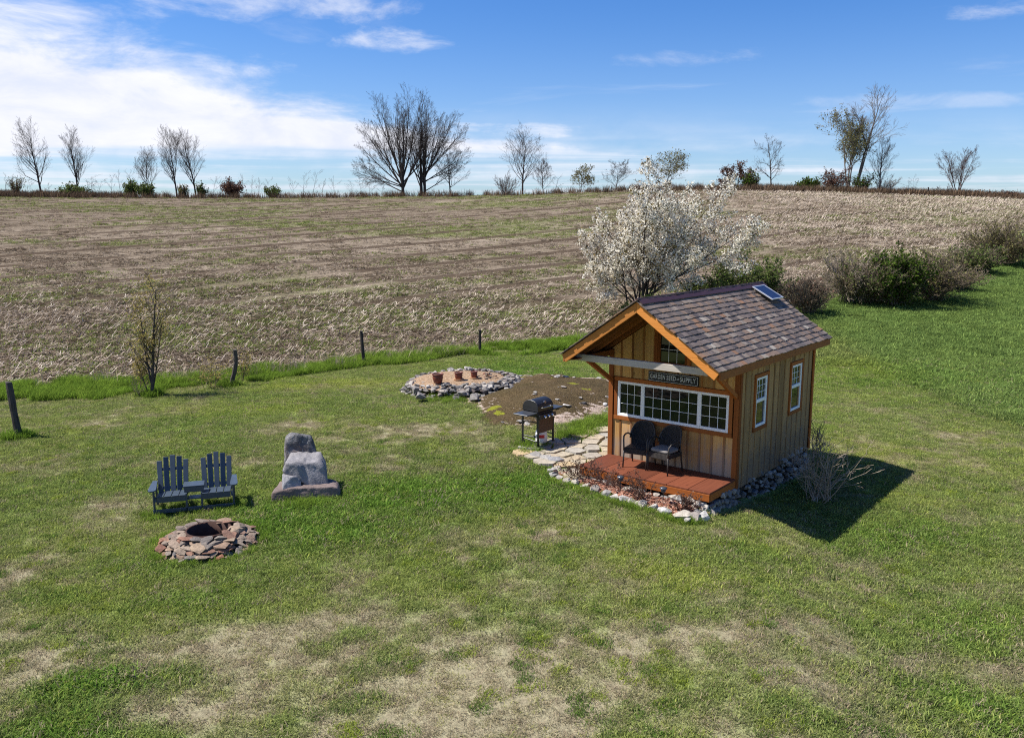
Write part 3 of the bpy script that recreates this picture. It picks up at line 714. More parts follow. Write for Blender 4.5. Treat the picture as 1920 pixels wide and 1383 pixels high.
rest = MB()
for i, s_ in enumerate(vis + hid):
    o_, down, nor, along = slot_frame(*s_); wd = s_[3] - s_[2]
    x = along * (1 if s_[0] < 0 else 1); up = -down; xx = up.cross(nor)
    mat_ = Matrix((xx, up, nor)).transposed().to_4x4(); mat_ = Matrix.Translation(o_) @ mat_ @ Matrix.Rotation(random.uniform(-.02, .02), 4, 'Z')
    kw = min((13, 15, 17, 19, 21), key=lambda q: abs(q / 100 - wd))
    if i < 300:
        so = link('shingle', SH[(kw, random.randrange(4))], roof); so.matrix_local = mat_ @ Matrix.Diagonal((wd / (kw / 100), 1, 1, 1))
    else:
        vv, ff = shingle_geo(wd, i); rest.add([tuple(mat_ @ Vector(p)) for p in vv], ff, random.random())
tag(rest.build('shingle_courses', MATS['slate_shingle'], roof), kind='stuff')
m = MB()
for sg in (-1, 1):
    d = Vector((sg * math.cos(TH), 0, -math.sin(TH))); n_ = Vector((sg * math.sin(TH), 0, math.cos(TH)))
    c = Vector((XM, (ny0 + ny1) / 2, ZR)) + d * .068 + n_ * .030
    m.box(c, (.15, ny1 - ny0 + .03, .012), Matrix((d, Vector((0, 1, 0)), d.cross(Vector((0, 1, 0))))).transposed(), .003)
m.tube([(XM, ny0 - .015, ZR + .03), (XM, ny1 + .015, ZR + .03)], .02, 8)
m.build('ridge_cap', MATS['ridge_metal'], roof)
def slope_beam(name, mat, sg, y0, y1, s0, s1, n0, n1, parent=cabin, rnd=.5):
    """a timber lying along the slope from s0 to s1 below the ridge, n0..n1 along the roof normal"""
    d = Vector((sg * math.cos(TH), 0, -math.sin(TH))); n_ = Vector((sg * math.sin(TH), 0, math.cos(TH))); v = []
    for yy in (y0, y1):
        for s_, nn in ((s0, n1), (s1, n1), (s1, n0), (s0, n0)):
            p = Vector((XM, yy, ZR)) + d * s_ + n_ * nn
            if s_ == s0: p.x = XM if s0 <= 0 else p.x; 
            if s_ == s0 and s0 <= 0: p = Vector((XM, yy, ZR + nn / math.cos(TH)))
            v.append(p)
    f = [(0, 1, 2, 3), (7, 6, 5, 4), (0, 4, 5, 1), (1, 5, 6, 2), (2, 6, 7, 3), (3, 7, 4, 0)]
    m = MB(); m.add([tuple(p) for p in v], f, rnd); o = m.build(name, mat, parent)
    bm = bmesh.new(); bm.from_mesh(o.data); bmesh.ops.recalc_face_normals(bm, faces=bm.faces)
    bmesh.ops.bevel(bm, geom=bm.edges[:], offset=.004, segments=1, affect='EDGES'); bm.to_mesh(o.data); bm.free(); return o
for sg in (1, -1):
    slope_beam('barge_board', MATS['barge_wood'], sg, ny0 - .002, ny0 + .045, 0, SL + .005, -.185, -.02, rnd=.3 + .2 * sg)
    slope_beam('barge_board', MATS['fascia_wood'], sg, ny1 - .045, ny1 + .002, 0, SL + .005, -.17, -.02)
    for yy in (-.98, -.52, -.04): slope_beam('rafter', MATS['fascia_wood'], sg, yy - .03, yy + .03, .0, SL - .06, -.16, -.052)
    m = MB(); xe = XM + sg * (W_ / 2 + OE - .02)
    m.box((xe, (ny0 + ny1) / 2, roof_z(xe) - .10), (.035, ny1 - ny0 - .1, .145), None, .004); m.build('fascia', MATS['fascia_wood'], cabin)
    m = MB(); m.box((XM + sg * (W_ / 2 + .11), (ny0 + ny1) / 2, roof_z(XM + sg * (W_ / 2 + OE)) - .10), (.24, ny1 - ny0 - .12, .016), None, .003); m.build('soffit', MATS['fascia_wood'], cabin)
YB = -1.08; ZBM = 2.80
m = MB(); m.box((XM, YB, ZBM), (W_ + .32, .09, .135), None, .006); m.build('collar_beam', MATS['grey_beam'], cabin)
for sx in (0, -W_):
    s_ = 1 if sx == 0 else -1
    m = MB(); m.beam((sx - s_ * .05, YB + .10, ZBM - .06), (sx - s_ * .05, -.03, ZBM - .62), .075, .09); m.build('knee_brace', MATS['stained_trim'], cabin)
    m = MB(); m.box((sx - s_ * .06, -.54, ZBM - .003), (.09, 1.0, .12), None, .005); m.build('roof_plate', MATS['fascia_wood'], cabin)
# deck
xl, xr = -W_ - .0, 0.02
edges = [xl, xl + .53, xl + 1.06, xl + 1.56, xl + 2.03, xl + 2.49, xr]
deck = MB(); deck.box(((xl + xr) / 2, -DD / 2 - .002, ZD - .115), (xr - xl - .08, DD - .1, .1), None, .004); deck = deck.build('deck', MATS['deck_edge'], cabin)
for a, b in zip(edges[:-1], edges[1:]):
    m = MB(); m.box(((a + b) / 2, -DD / 2 - .012, ZD - .02), (b - a - .006, DD - .03, .04), None, .005, random.random()); m.build('plank', MATS['deck_wood'], deck)
m = MB(); m.box(((xl + xr) / 2, -DD + .018, ZD - .111), (xr - xl - .02, .036, .14), None, .005); m.build('fascia', MATS['deck_edge'], deck)
for x in (xl + .024, xr - .024):
    m = MB(); m.box((x, -DD / 2 + .018, ZD - .1115), (.036, DD - .04, .14), None, .005); m.build('fascia', MATS['deck_edge'], deck)
for x in (-.95, -2.2):
    m = MB(); m.box((x, -DD + .12, .12), (.09, .09, .6), None, .004); m.build('support_post', MATS['deck_edge'], deck)

# ------------------------------------------------------------------ stones
def stone_mesh(seed, flat=1.0, n=16, mat='field_stone', chop=0.0):
    rr = np.random.default_rng(seed); p = rr.normal(size=(n, 3)); p /= np.linalg.norm(p, axis=1)[:, None]
    p *= (0.82 + 0.3 * rr.random((n, 1))); p *= 0.5
    p = np.sign(p) * np.abs(p * 2) ** 0.85 / 2; p[:, 2] *= flat
    bm = bmesh.new(); [bm.verts.new(q) for q in p]; bmesh.ops.convex_hull(bm, input=bm.verts[:])
    bmesh.ops.delete(bm, geom=[v for v in bm.verts if not v.link_faces], context='VERTS')
    me = bpy.data.meshes.new('stone'); bm.to_mesh(me); bm.free(); me.materials.append(MATS[mat]); return me
ROUND = [stone_mesh(i, 0.8, 20) for i in range(14)]
RINGS = [stone_mesh(100 + i, 0.75, 16, 'ring_stone') for i in range(14)]
SLABS = [stone_mesh(200 + i, 0.42, 15, 'pit_stone') for i in range(14)]
def stone(parent, mesh, loc, size, rot=None, name='stone'):
    o = link(name, mesh, parent); o.location = loc; o.scale = size if hasattr(size, '__len__') else (size,) * 3
    o.rotation_euler = rot if rot else (random.uniform(-.3, .3), random.uniform(-.3, .3), random.uniform(0, 6.3)); return o
# stone footing under the deck and along the side wall
foot = MB(); foot.box((XM, L_ / 2, .1), (W_ - .2, L_ - .2, .5), None); foot.box((XM, -DD / 2 + .1, .05), (W_ - .4, DD - .25, .5), None)
foot = foot.build('foundation', MATS['interior_dark'], cabin)
def place_local(x, y, zlev, s, mesh): stone(foot, mesh, (x, y, zlev), s)
for k in range(26):
    x = -W_ + .05 + (W_ - .05) * k / 25
    zg = T(*c2w((x, -DD + .1, 0)).xy); top = ZD - .20
    for z in np.arange(zg + .02, top + .02, .13):
        place_local(x + random.uniform(-.05, .05), -DD + .0 + random.uniform(-.06, .05), z + random.uniform(-.04, .03), (random.uniform(.10, .30), random.uniform(.14, .24), random.uniform(.10, .20)), random.choice(ROUND))
for k in range(9):  # right side, here and below: darker stones, shade put into their colour
    y = -DD + .15 + (DD - .1) * k / 8; zg = T(*c2w((0, y, 0)).xy)
    for z in np.arange(zg + .02, ZD - .17, .13): place_local(-.02 + random.uniform(-.04, .05), y, z, (random.uniform(.12, .22), random.uniform(.12, .28), random.uniform(.10, .2)), random.choice(RINGS))
for k in range(24):
    y = .05 + (L_ - .1) * k / 23; zg = T(*c2w((0, y, 0)).xy)
    for z in np.arange(zg, .40, .15): place_local(-.04 + random.uniform(-.05, .05), y + random.uniform(-.08, .08), z + random.uniform(-.06, .05), (random.uniform(.12, .2), random.uniform(.12, .28), random.uniform(.10, .2)), random.choice(RINGS))

# ------------------------------------------------------------------ on and at the cabin
sg_o = c2w((XM + .05, -.045, 2.385)); sign = thing('shop_sign', 'long black sign with white lettering above the wide front window', 'sign', sg_o, -YAW)
sw, shh = 1.13, .205
m = MB(); m.box((0, 0, 0), (sw, .03, shh), None, .004); m.build('board', MATS['sign_black'], sign)
m = MB(); e = .018
for (c, s_) in (((0, -.0165, shh / 2 - e), (sw - 2 * e, .004, .007)), ((0, -.0165, -shh / 2 + e), (sw - 2 * e, .004, .007)), ((-sw / 2 + e, -.0165, 0), (.007, .004, shh - 2 * e - .008)), ((sw / 2 - e, -.0165, 0), (.007, .004, shh - 2 * e - .008))): m.box(c, s_, None, .001)
m.build('border_line', MATS['sign_white'], sign)
def lettering(txt, x, z, size, parent, squeeze=.72, rot=0.0, width=None):
    cu = bpy.data.curves.new('lettering', 'FONT'); cu.body = txt; cu.size = size; cu.extrude = .0015; cu.offset = .0012; cu.space_character = 1.14; cu.align_x = 'CENTER'; cu.align_y = 'CENTER'
    t = bpy.data.objects.new('tmp', cu); COL.objects.link(t); dg = bpy.context.evaluated_depsgraph_get(); me = bpy.data.meshes.new_from_object(t.evaluated_get(dg))
    bpy.data.objects.remove(t); me.materials.clear(); me.materials.append(MATS['sign_white']); o = link('lettering', me, parent)
    xsv = [v.co.x for v in me.vertices]; k = squeeze if width is None else width / (max(xsv) - min(xsv))
    o.location = (x, -.0175, z); o.rotation_euler = (math.pi / 2, 0, 0); o.rotation_euler = (Matrix.Rotation(rot, 3, 'Y') @ Matrix.Rotation(math.pi / 2, 3, 'X')).to_euler(); o.scale = (k, 1, 1)
lettering('GARDEN', -.345, 0, .135, sign, width=.34); lettering('SEED', -.035, 0, .135, sign, width=.205); lettering('AND', .118, 0, .05, sign, rot=-.25, width=.06); lettering('SUPPLY', .335, 0, .135, sign, width=.34)

# solar panel, tilted on the roof towards its back end
sp_y = 3.78; d_ = Vector((math.cos(TH), 0, -math.sin(TH))); n_ = Vector((math.sin(TH), 0, math.cos(TH)))
pc = c2w(Vector((XM, sp_y, ZR)) + d_ * .42 + n_ * .10)
sp = thing('solar_panel', 'small blue solar panel in a silver frame on the slate roof', 'solar panel', pc, 0)
tilt = TH - .10; dl = Vector((math.cos(tilt), 0, -math.sin(tilt))); nl = Vector((math.sin(tilt), 0, math.cos(tilt)))
sp.matrix_world = Matrix.Translation(pc) @ RM @ Matrix((dl, Vector((0, 1, 0)), nl)).transposed().to_4x4()
pw, ph = .56, .66
m = MB()
for c, s_ in (((pw / 2 - .012, 0, 0), (.024, ph, .03)), ((-pw / 2 + .012, 0, 0), (.024, ph, .03)), ((0, ph / 2 - .012, 0), (pw - .048, .024, .03)), ((0, -ph / 2 + .012, 0), (pw - .048, .024, .03))): m.box(c, s_, None, .003)
m.build('frame', MATS['aluminium'], sp)
for k in range(3):
    cw = (ph - .06) / 3
    m = MB(); m.box((0, -ph / 2 + .03 + cw * (k + .5), .004), (pw - .05, cw - .01, .012), None, .001); m.build('cell', MATS['solar_cell'], sp)
m = MB(); m.box((0, 0, -.006), (pw - .045, ph - .045, .006), None, .001); m.build('back_sheet', MATS['white_vinyl'], sp)
for (x, y) in ((.2, -.22), (.2, .22), (-.2, -.22), (-.2, .22)):
    m = MB(); m.box((x, y, -.05), (.03, .03, .08), None, .003); m.build('bracket', MATS['light_plastic'], sp)

# wicker chairs
def wicker_chair(label, loc, rz, cushion):
    t = thing('wicker_chair', label, 'chair', loc, rz, 'wicker chairs on the deck')
    wv, bl = MATS['wicker_weave'], MATS['wicker_black']
    # seat, faces -Y
    m = MB(); m.prism([(-.25, -.25), (.25, -.25), (.23, .22), (-.23, .22)], .37, .42); m.build('seat', wv, t)
    m = MB(); m.box((0, -.25, .355), (.50, .025, .11), None, .008); m.box((-.245, -.01, .365), (.02, .45, .08), None, .006); m.box((.245, -.01, .365), (.02, .45, .08), None, .006); m.build('apron', wv, t)
    # curved back with a rounded top
    m = MB(); nu, nv = 14, 10; v = []; f = []
    for side in (0, 1):
        for j in range(nv + 1):
            tt = j / nv; z = .40 + .46 * tt
            half = .255 * (math.sqrt(max(0.0, 1 - max(0, (tt - .48) / .56) ** 2.6)) + .02) * (.88 + .12 * min(1, tt / .5))
            for i in range(nu + 1):
                u = -1 + 2 * i / nu; x = u * half; y = .20 + .11 * tt - .12 * (abs(x) / .26) ** 2.2 + (0 if side == 0 else .022); v.append((x, y, z))
    k = (nu + 1) * (nv + 1)
    for j in range(nv):
        for i in range(nu):
            a = j * (nu + 1) + i; q = (a, a + 1, a + nu + 2, a + nu + 1); f.append(q); f.append(tuple(k + w__ for w__ in q[::-1]))
    m.add(v, f); m.build('backrest', wv, t, True)
    rim = []
    for j in range(0, 31):
        an = math.pi * j / 30; u = -math.cos(an); tt = .30 + .72 * math.sin(an); x = .265 * np.sign(u) * abs(u) ** .55; y = .21 + .11 * tt - .12 * (abs(x) / .26) ** 2.2; rim.append((x, y, .40 + .465 * tt))
    m = MB(); m.tube(rim, .016, 6); m.build('back_rim', bl, t, True)
    for s_ in (-1, 1):
        m = MB(); m.tube([(s_ * .245, .14, .60), (s_ * .285, .04, .655), (s_ * .30, -.08, .66), (s_ * .292, -.19, .635), (s_ * .27, -.255, .57), (s_ * .262, -.262, .45), (s_ * .258, -.262, .36)], .017, 7); m.build('arm', bl, t, True)
        m = MB(); m.tube([(s_ * .256, -.258, .40), (s_ * .268, -.275, .0)], [.018, .015], 7); m.build('leg', bl, t, True)
        m = MB(); m.tube([(s_ * .225, .17, .66), (s_ * .235, .19, .40), (s_ * .25, .255, .0)], [.016, .018, .015], 7); m.build('leg', bl, t, True)
    if cushion:
        m = MB(); n = 24; prof = []
        for zz, k in ((.421, .90), (.43, .98), (.455, 1.0), (.478, .96), (.488, .80), (.491, .3)):
            for j in range(n):
                an = 2 * math.pi * j / n; c_, s2 = math.cos(an), math.sin(an); prof.append((np.sign(c_) * abs(c_) ** .35 * .232 * k, -.02 + np.sign(s2) * abs(s2) ** .35 * .215 * k, zz))
        f = [(i * n + j, i * n + (j + 1) % n, (i + 1) * n + (j + 1) % n, (i + 1) * n + j) for i in range(5) for j in range(n)] + [tuple(5 * n + j for j in range(n))]
        m.add(prof, f); m.build('cushion', MATS['cushion'], t, True)
    return t
def chair_at(fl, fr, label, cushion, extra=0.0):
    a, b = hit(*fl, z=ZD), hit(*fr, z=ZD); mid = (a + b) / 2; d = (b - a); rz = math.atan2(d.y, d.x) + extra
    back = Vector((-math.sin(rz), math.cos(rz), 0)); c = mid + back * .275; lp = RM.inverted() @ (c - CO); lp.y = min(lp.y, -.40); wicker_chair(label, c2w((lp.x, lp.y, ZD)), rz, cushion)
chair_at((1174, 874), (1218, 879.5), 'black wicker armchair with bare seat, nearer the flagstones', False, -.05)
chair_at((1221, 879), (1254, 889.5), 'black wicker armchair with grey seat cushion, nearer the corner', True, .12)

# ------------------------------------------------------------------ garden bed, patio, outcrop
BED = [(1031, 886), (1046, 899), (1062, 905), (1080, 909), (1096, 914), (1115, 921), (1134, 929), (1154, 936), (1172, 941), (1187, 945), (1203, 949), (1226, 954), (1246, 961), (1262, 968)]
bed_pts = [hit(*p) for p in BED]
bed = thing('garden_bed', 'bark mulch bed edged with pale stones below the deck', 'garden bed', c2w((-1.5, -DD - .4, 0)) * 1.0)
bed.location.z = 0
off = bed.location.copy()
corner = [hit(1281, 973), hit(1300, 975), hit(1318, 972), hit(1326, 962)]
edge_pts = bed_pts + corner
inner = [c2w((-2.95, -DD + .15, 0)), c2w((-1.4, -DD + .15, 0)), c2w((.0, -DD + .12, 0))]
m = MB(); poly = [(p.x, p.y) for p in [hit(1040, 880)] + edge_pts] + [(p.x, p.y) for p in inner[::-1]]
# mulch: strips between the stone edge and the deck
A = [Vector((p.x, p.y, 0)) for p in edge_pts]; v = []; f = []; nseg = len(A); K = 7
for i, p in enumerate(A):
    q = c2w((-2.95 + 2.95 * min(1, i / (nseg - 3)), -DD + .15, 0))
    for k in range(K):
        u = k / (K - 1); xy = p * (1 - u) + Vector((q.x, q.y, 0)) * u
        v.append((xy.x - off.x, xy.y - off.y, T(xy.x, xy.y) + .025 + .03 * math.sin(u * 3.1) + random.uniform(-.012, .012)))
f = [(i * K + k, (i + 1) * K + k, (i + 1) * K + k + 1, i * K + k + 1) for i in range(nseg - 1) for k in range(K - 1)]
m = MB(); m.add(v, f); m.build('mulch', MATS['mulch'], bed, True)
chips = MB()
for k in range(900):
    i = random.randrange(nseg - 1); kk = random.randrange(K - 1); a = Vector(v[i * K + kk]); b = Vector(v[(i + 1) * K + kk + 1]); p = a.lerp(b, random.random()); p += Vector((random.uniform(-.05, .05), random.uniform(-.05, .05), .008))
    chips.box(p, (random.uniform(.03, .08), random.uniform(.015, .03), .008), Matrix.Rotation(random.uniform(0, 6.3), 4, 'Z') @ Matrix.Rotation(random.uniform(-.4, .4), 4, 'X'), .002, random.random())
tag(chips.build('bark_chips', MATS['mulch'], bed), kind='stuff')
def along(pts, step):
    out = []
    for a, b in zip(pts[:-1], pts[1:]):
        n = max(1, int((b - a).length / step))
        for k in range(n): out.append(a.lerp(b, k / n))
    return out
for p in along(bed_pts, .22):
    s_ = random.uniform(.16, .26); stone(bed, random.choice(ROUND), (p.x - off.x + random.uniform(-.03, .03), p.y - off.y + random.uniform(-.03, .03), T(p.x, p.y) + .04), (s_ * random.uniform(.9, 1.4), s_, s_ * .8))
for (px, py, s_) in ((1281, 972, .34), (1302, 976, .26), (1317, 974, .27), (1322, 964, .24), (1310, 967, .2), (1333, 955, .2), (1340, 946, .22), (1350, 938, .2), (1290, 981, .14)):
    p = hit(px, py); stone(bed, random.choice(ROUND), (p.x - off.x, p.y - off.y, p.z + .06), (s_ * 1.1, s_, s_))
for (px, py, s_) in ((1007, 858, .3), (1020, 864, .34), (1040, 868, .36), (1033, 885, .24), (1040, 894, .22), (1046, 882, .2)):
    p = hit(px, py); stone(bed, random.choice(ROUND), (p.x - off.x, p.y - off.y, p.z + .04), (s_ * 1.2, s_, s_ * .6))

# flagstone patio: cells of scattered centres, each a slab with its own edge
def clip(poly, mx, my, nx_, ny_):
    out = []
    for i in range(len(poly)):
        a, b = poly[i], poly[(i + 1) % len(poly)]; da = (a[0] - mx) * nx_ + (a[1] - my) * ny_; db = (b[0] - mx) * nx_ + (b[1] - my) * ny_
        if da <= 0: out.append(a)
        if da * db < 0: t = da / (da - db); out.append((a[0] + (b[0] - a[0]) * t, a[1] + (b[1] - a[1]) * t))
    return out
PAT = [hit(*p) for p in ((986, 848), (1008, 836), (1042, 832), (1075, 824), (1100, 812), (1142, 806), (1150, 830))] + [c2w((-2.95, .1, 0)), c2w((-2.95, -DD + .05, 0)), hit(1062, 882), hit(1035, 872), hit(1004, 862)]
pp = [(p.x, p.y) for p in PAT]; patio = thing('flagstone_patio', 'small patio of tan flagstones between the grill and the deck', 'patio', (pp[0][0], pp[0][1], 0))
def inside(p, poly):
    r = False; j = len(poly) - 1
    for i in range(len(poly)):
        if (poly[i][1] > p[1]) != (poly[j][1] > p[1]) and p[0] < (poly[j][0] - poly[i][0]) * (p[1] - poly[i][1]) / (poly[j][1] - poly[i][1]) + poly[i][0]: r = not r
        j = i
    return r
x0, x1 = min(p[0] for p in pp), max(p[0] for p in pp); y0, y1 = min(p[1] for p in pp), max(p[1] for p in pp)
cs = []
for _ in range(6000):
    c = (random.uniform(x0, x1), random.uniform(y0, y1))
    if inside(c, pp) and all(math.hypot(c[0] - d[0], c[1] - d[1]) > .30 for d in cs): cs.append(c)
for c in cs:
    poly = [(c[0] + .38 * math.cos(k * math.pi / 5 + .3), c[1] + .38 * math.sin(k * math.pi / 5 + .3)) for k in range(10)]
    for d in cs:
        if d is not c and math.hypot(c[0] - d[0], c[1] - d[1]) < .9:
            poly = clip(poly, (c[0] + d[0]) / 2, (c[1] + d[1]) / 2, d[0] - c[0], d[1] - c[1])
    poly = [(c[0] + (p[0] - c[0]) * .93 + random.uniform(-.02, .02), c[1] + (p[1] - c[1]) * .93 + random.uniform(-.02, .02)) for p in poly]
    if len(poly) < 3: continue
    h = random.uniform(.045, .075); z = max(T(*p) for p in poly + [c]); m = MB(); m.prism([(p[0] - c[0], p[1] - c[1]) for p in poly], -.08, h, random.random(), .05)
    o = m.build('flagstone', MATS['flag_stone'], patio); o.location = (c[0] - pp[0][0], c[1] - pp[0][1], z - .01); o.rotation_euler = (random.uniform(-.02, .02), random.uniform(-.02, .02), 0)

# rock outcrop: a low mossy dome that comes out of the lawn
OUT = [hit(*p) for p in ((880, 768), (900, 738), (955, 706), (1010, 700), (1080, 706), (1145, 712), (1190, 730), (1180, 760), (1138, 772), (1100, 788), (1050, 804), (985, 806), (925, 800))]
ox, oy = sum(p.x for p in OUT) / len(OUT), sum(p.y for p in OUT) / len(OUT)
def out_d(x, y):
    an = np.arctan2(y - oy, x - ox); pa = np.array([math.atan2(p.y - oy, p.x - ox) for p in OUT]); pr = np.array([math.hypot(p.y - oy, p.x - ox) for p in OUT]); o = np.argsort(pa)
    pa, pr = pa[o], pr[o]; rr = np.interp(an, np.concatenate([pa - 2 * np.pi, pa, pa + 2 * np.pi]), np.tile(pr, 3)); return np.hypot(x - ox, y - oy) / rr
def out_h(x, y):
    d = out_d(x, y) + .25 * (fbm(x, y, .9, 511, 3) - .5); return .30 * (1 - sstep(.25, 1.05, d)) - .10 * sstep(.95, 1.15, d) + .16 * (fbm(x, y, 1.1, 521, 5) - .5) + .14 * np.abs(fbm(x, y, .5, 523, 4) - .5)
gx, gy = np.meshgrid(np.arange(ox - 5.5, ox + 5.5, .07), np.arange(oy - 5.5, oy + 5.5, .09)); n0 = gx.shape[1]
v = np.stack([gx.ravel(), gy.ravel(), (terrain(gx, gy) + out_h(gx, gy)).ravel()], 1); i0 = (np.arange(gx.shape[0] - 1)[:, None] * n0 + np.arange(n0 - 1)[None]).ravel(); q = np.stack([i0, i0 + 1, i0 + n0 + 1, i0 + n0], 1)
cc = v[q].mean(1); q = q[out_d(cc[:, 0], cc[:, 1]) < 1.12]; us, inv = np.unique(q, return_inverse=True); q = inv.reshape(q.shape); v = v[us]
me = fastmesh('rock_outcrop', v, q, MATS['outcrop_rock']); dd_ = out_d(v[:, 0], v[:, 1])
bare = .42 * sstep(.55, 1.0, dd_) * (1 - .8 * blobs(v[:, 0], v[:, 1], [(930, 790, 1.2, 1.0, 1.0)])) + blobs(v[:, 0], v[:, 1], [(1060, 790, .7, .5, .35), (1100, 712, 1.4, .6, .35), (1130, 770, .6, .6, .3), (985, 800, .8, .4, .3)])
moss = blobs(v[:, 0], v[:, 1], [(925, 772, .26, .26, .8), (936, 780, .22, .2, .75), (940, 803, .2, .16, .8), (975, 713, .4, .28, .7), (1075, 736, .34, .22, .62), (1100, 746, .34, .2, .62), (1030, 726, .25, .15, .5), (1010, 755, .2, .15, .45)])
for nm, arr in (('bare', bare), ('moss', moss)): a = me.attributes.new(nm, 'FLOAT', 'POINT'); a.data.foreach_set('value', arr.astype(np.float32))
me.polygons.foreach_set('use_smooth', np.ones(len(me.polygons), bool)); tag(link('rock_outcrop', me), 'low brown mossy rock outcrop behind the grill', 'rock', kind='structure')
oc = bpy.data.objects['rock_outcrop']; random.seed(31)
for k in range(34):
    px, py = random.choice([(1060, 792), (1100, 780), (1130, 768), (1136, 758), (990, 802), (1105, 712), (1130, 714), (960, 742), (985, 708), (930, 795), (1020, 760), (1075, 725), (1050, 745)]); c = hit(px, py); x, y = c.x + random.gauss(0, .45), c.y + random.gauss(0, .4); s_ = random.uniform(.06, .2)
    stone(oc, random.choice(ROUND), (x, y, T(x, y) + float(out_h(np.float64(x), np.float64(y)) if out_d(x, y) < 1.1 else 0) + s_ * .1), (s_ * random.uniform(1, 1.7), s_, s_ * .5))
def GZ(x, y): return T(x, y) + (max(0.0, float(out_h(np.float64(x), np.float64(y)))) if out_d(x, y) < 1.05 else 0.0)

# ------------------------------------------------------------------ stone ring with pots
rc = hit(868, 726); RR = 1.78
ring = thing('stone_planting_ring', 'round bed of tan gravel walled with loose grey stones', 'stone ring', (rc.x, rc.y, 0))
zt = T(rc.x, rc.y) + .30
m = MB(); prof = [(.01, .05), (.5, .05), (1.0, .03), (1.45, -.02), (1.65, -.1)]; m.lathe(prof, (0, 0, zt), 28); m.build('gravel', MATS['gravel'], ring, True)
random.seed(21)
for layer, (r0, n, dz) in enumerate(((1.78, 46, .02), (1.80, 44, .13), (1.68, 42, .23), (1.56, 40, .31), (1.92, 40, .03), (1.42, 22, .33), (1.86, 38, .09), (1.62, 36, .27))):
    for k in range(n):
        a = 2 * math.pi * (k + random.uniform(-.3, .3)) / n; r_ = r0 + random.uniform(-.07, .07)
        x, y = rc.x + r_ * math.cos(a), rc.y + r_ * math.sin(a) * 1.0
        front = -math.sin(a)
        if layer in (0, 1, 4, 6) and front < -.25: continue
        low = .10 * max(0, -math.cos(a))
        s_ = random.uniform(.11, .27) * (1.4 if random.random() < .1 else 1); z = T(x, y) + dz * (zt - T(x, y)) / .30 - low
        stone(ring, random.choice(RINGS), (x - rc.x, y - rc.y, z), (s_ * random.uniform(.9, 1.4), s_, s_ * random.uniform(.6, .9)))
for (px, py, s_) in ((785, 741, .42), (890, 744, .38), (832, 735, .3), (866, 737, .3), (778, 730, .3)):
    p = hit(px, py, zt - .1); stone(ring, random.choice(RINGS), p - ring.location, (s_ * 1.2, s_, s_ * .8))
for k in range(70):
    a = random.uniform(-1.9, .5); r_ = random.uniform(1.42, 2.12); x, y = rc.x + r_ * math.cos(a), rc.y + r_ * math.sin(a); s_ = random.uniform(.10, .24); u = min(1.0, max(0.0, (2.12 - r_) / .5))
    stone(ring, random.choice(RINGS), (x - rc.x, y - rc.y, T(x, y) + .03 + u * (zt + .04 - T(x, y))), (s_ * random.uniform(.9, 1.4), s_, s_ * random.uniform(.6, .9)))
for k in range(26):
    p = hit(912, 707, zt + .05); a = random.uniform(0, 6.3); r_ = random.uniform(0, .38); s_ = random.uniform(.07, .14); stone(ring, random.choice(SLABS), (p.x + r_ * math.cos(a) - rc.x, p.y + r_ * .8 * math.sin(a) - rc.y, zt + .05 + .14 * (1 - r_ / .4)), (s_, s_, s_))
def pot(px, py, h, r_, label, saucer):
    p = hit(px, py, zt + .05); t = thing('plant_pot', label, 'plant pot', (p.x, p.y, zt + .045), 0, 'terracotta pots in the stone ring'); z0 = 0.0
    if saucer: m = MB(); m.lathe([(.01, 0), (r_ * 1.15, 0), (r_ * 1.32, .045), (r_ * 1.26, .05), (r_ * 1.1, .018), (.01, .016)], (0, 0, 0), 24); m.build('saucer', MATS['saucer_clay'], t, True); z0 = .018
    m = MB(); m.lathe([(.01, z0), (r_ * .72, z0), (r_ * .9, z0 + h * .35), (r_ * .98, z0 + h * .62), (r_ * .92, z0 + h * .8), (r_ * .90, z0 + h * .84), (r_ * 1.06, z0 + h * .86), (r_ * 1.08, z0 + h), (r_ * .96, z0 + h), (r_ * .92, z0 + h * .86)], (0, 0, 0), 24); m.build('body', MATS['terracotta'], t, True)
    m = MB(); m.lathe([(.005, z0 + h * .9), (r_ * .93, z0 + h * .88)], (0, 0, 0), 20); m.build('soil', MATS['potting_soil'], t)
pot(821, 717, .28, .165, 'wide red glazed pot without saucer, largest in the stone ring', False)
pot(860, 712, .23, .125, 'red pot on a clay saucer in the middle of the stone ring', True)
pot(889, 709, .21, .105, 'small red pot on a saucer beside the heap of rubble', True)

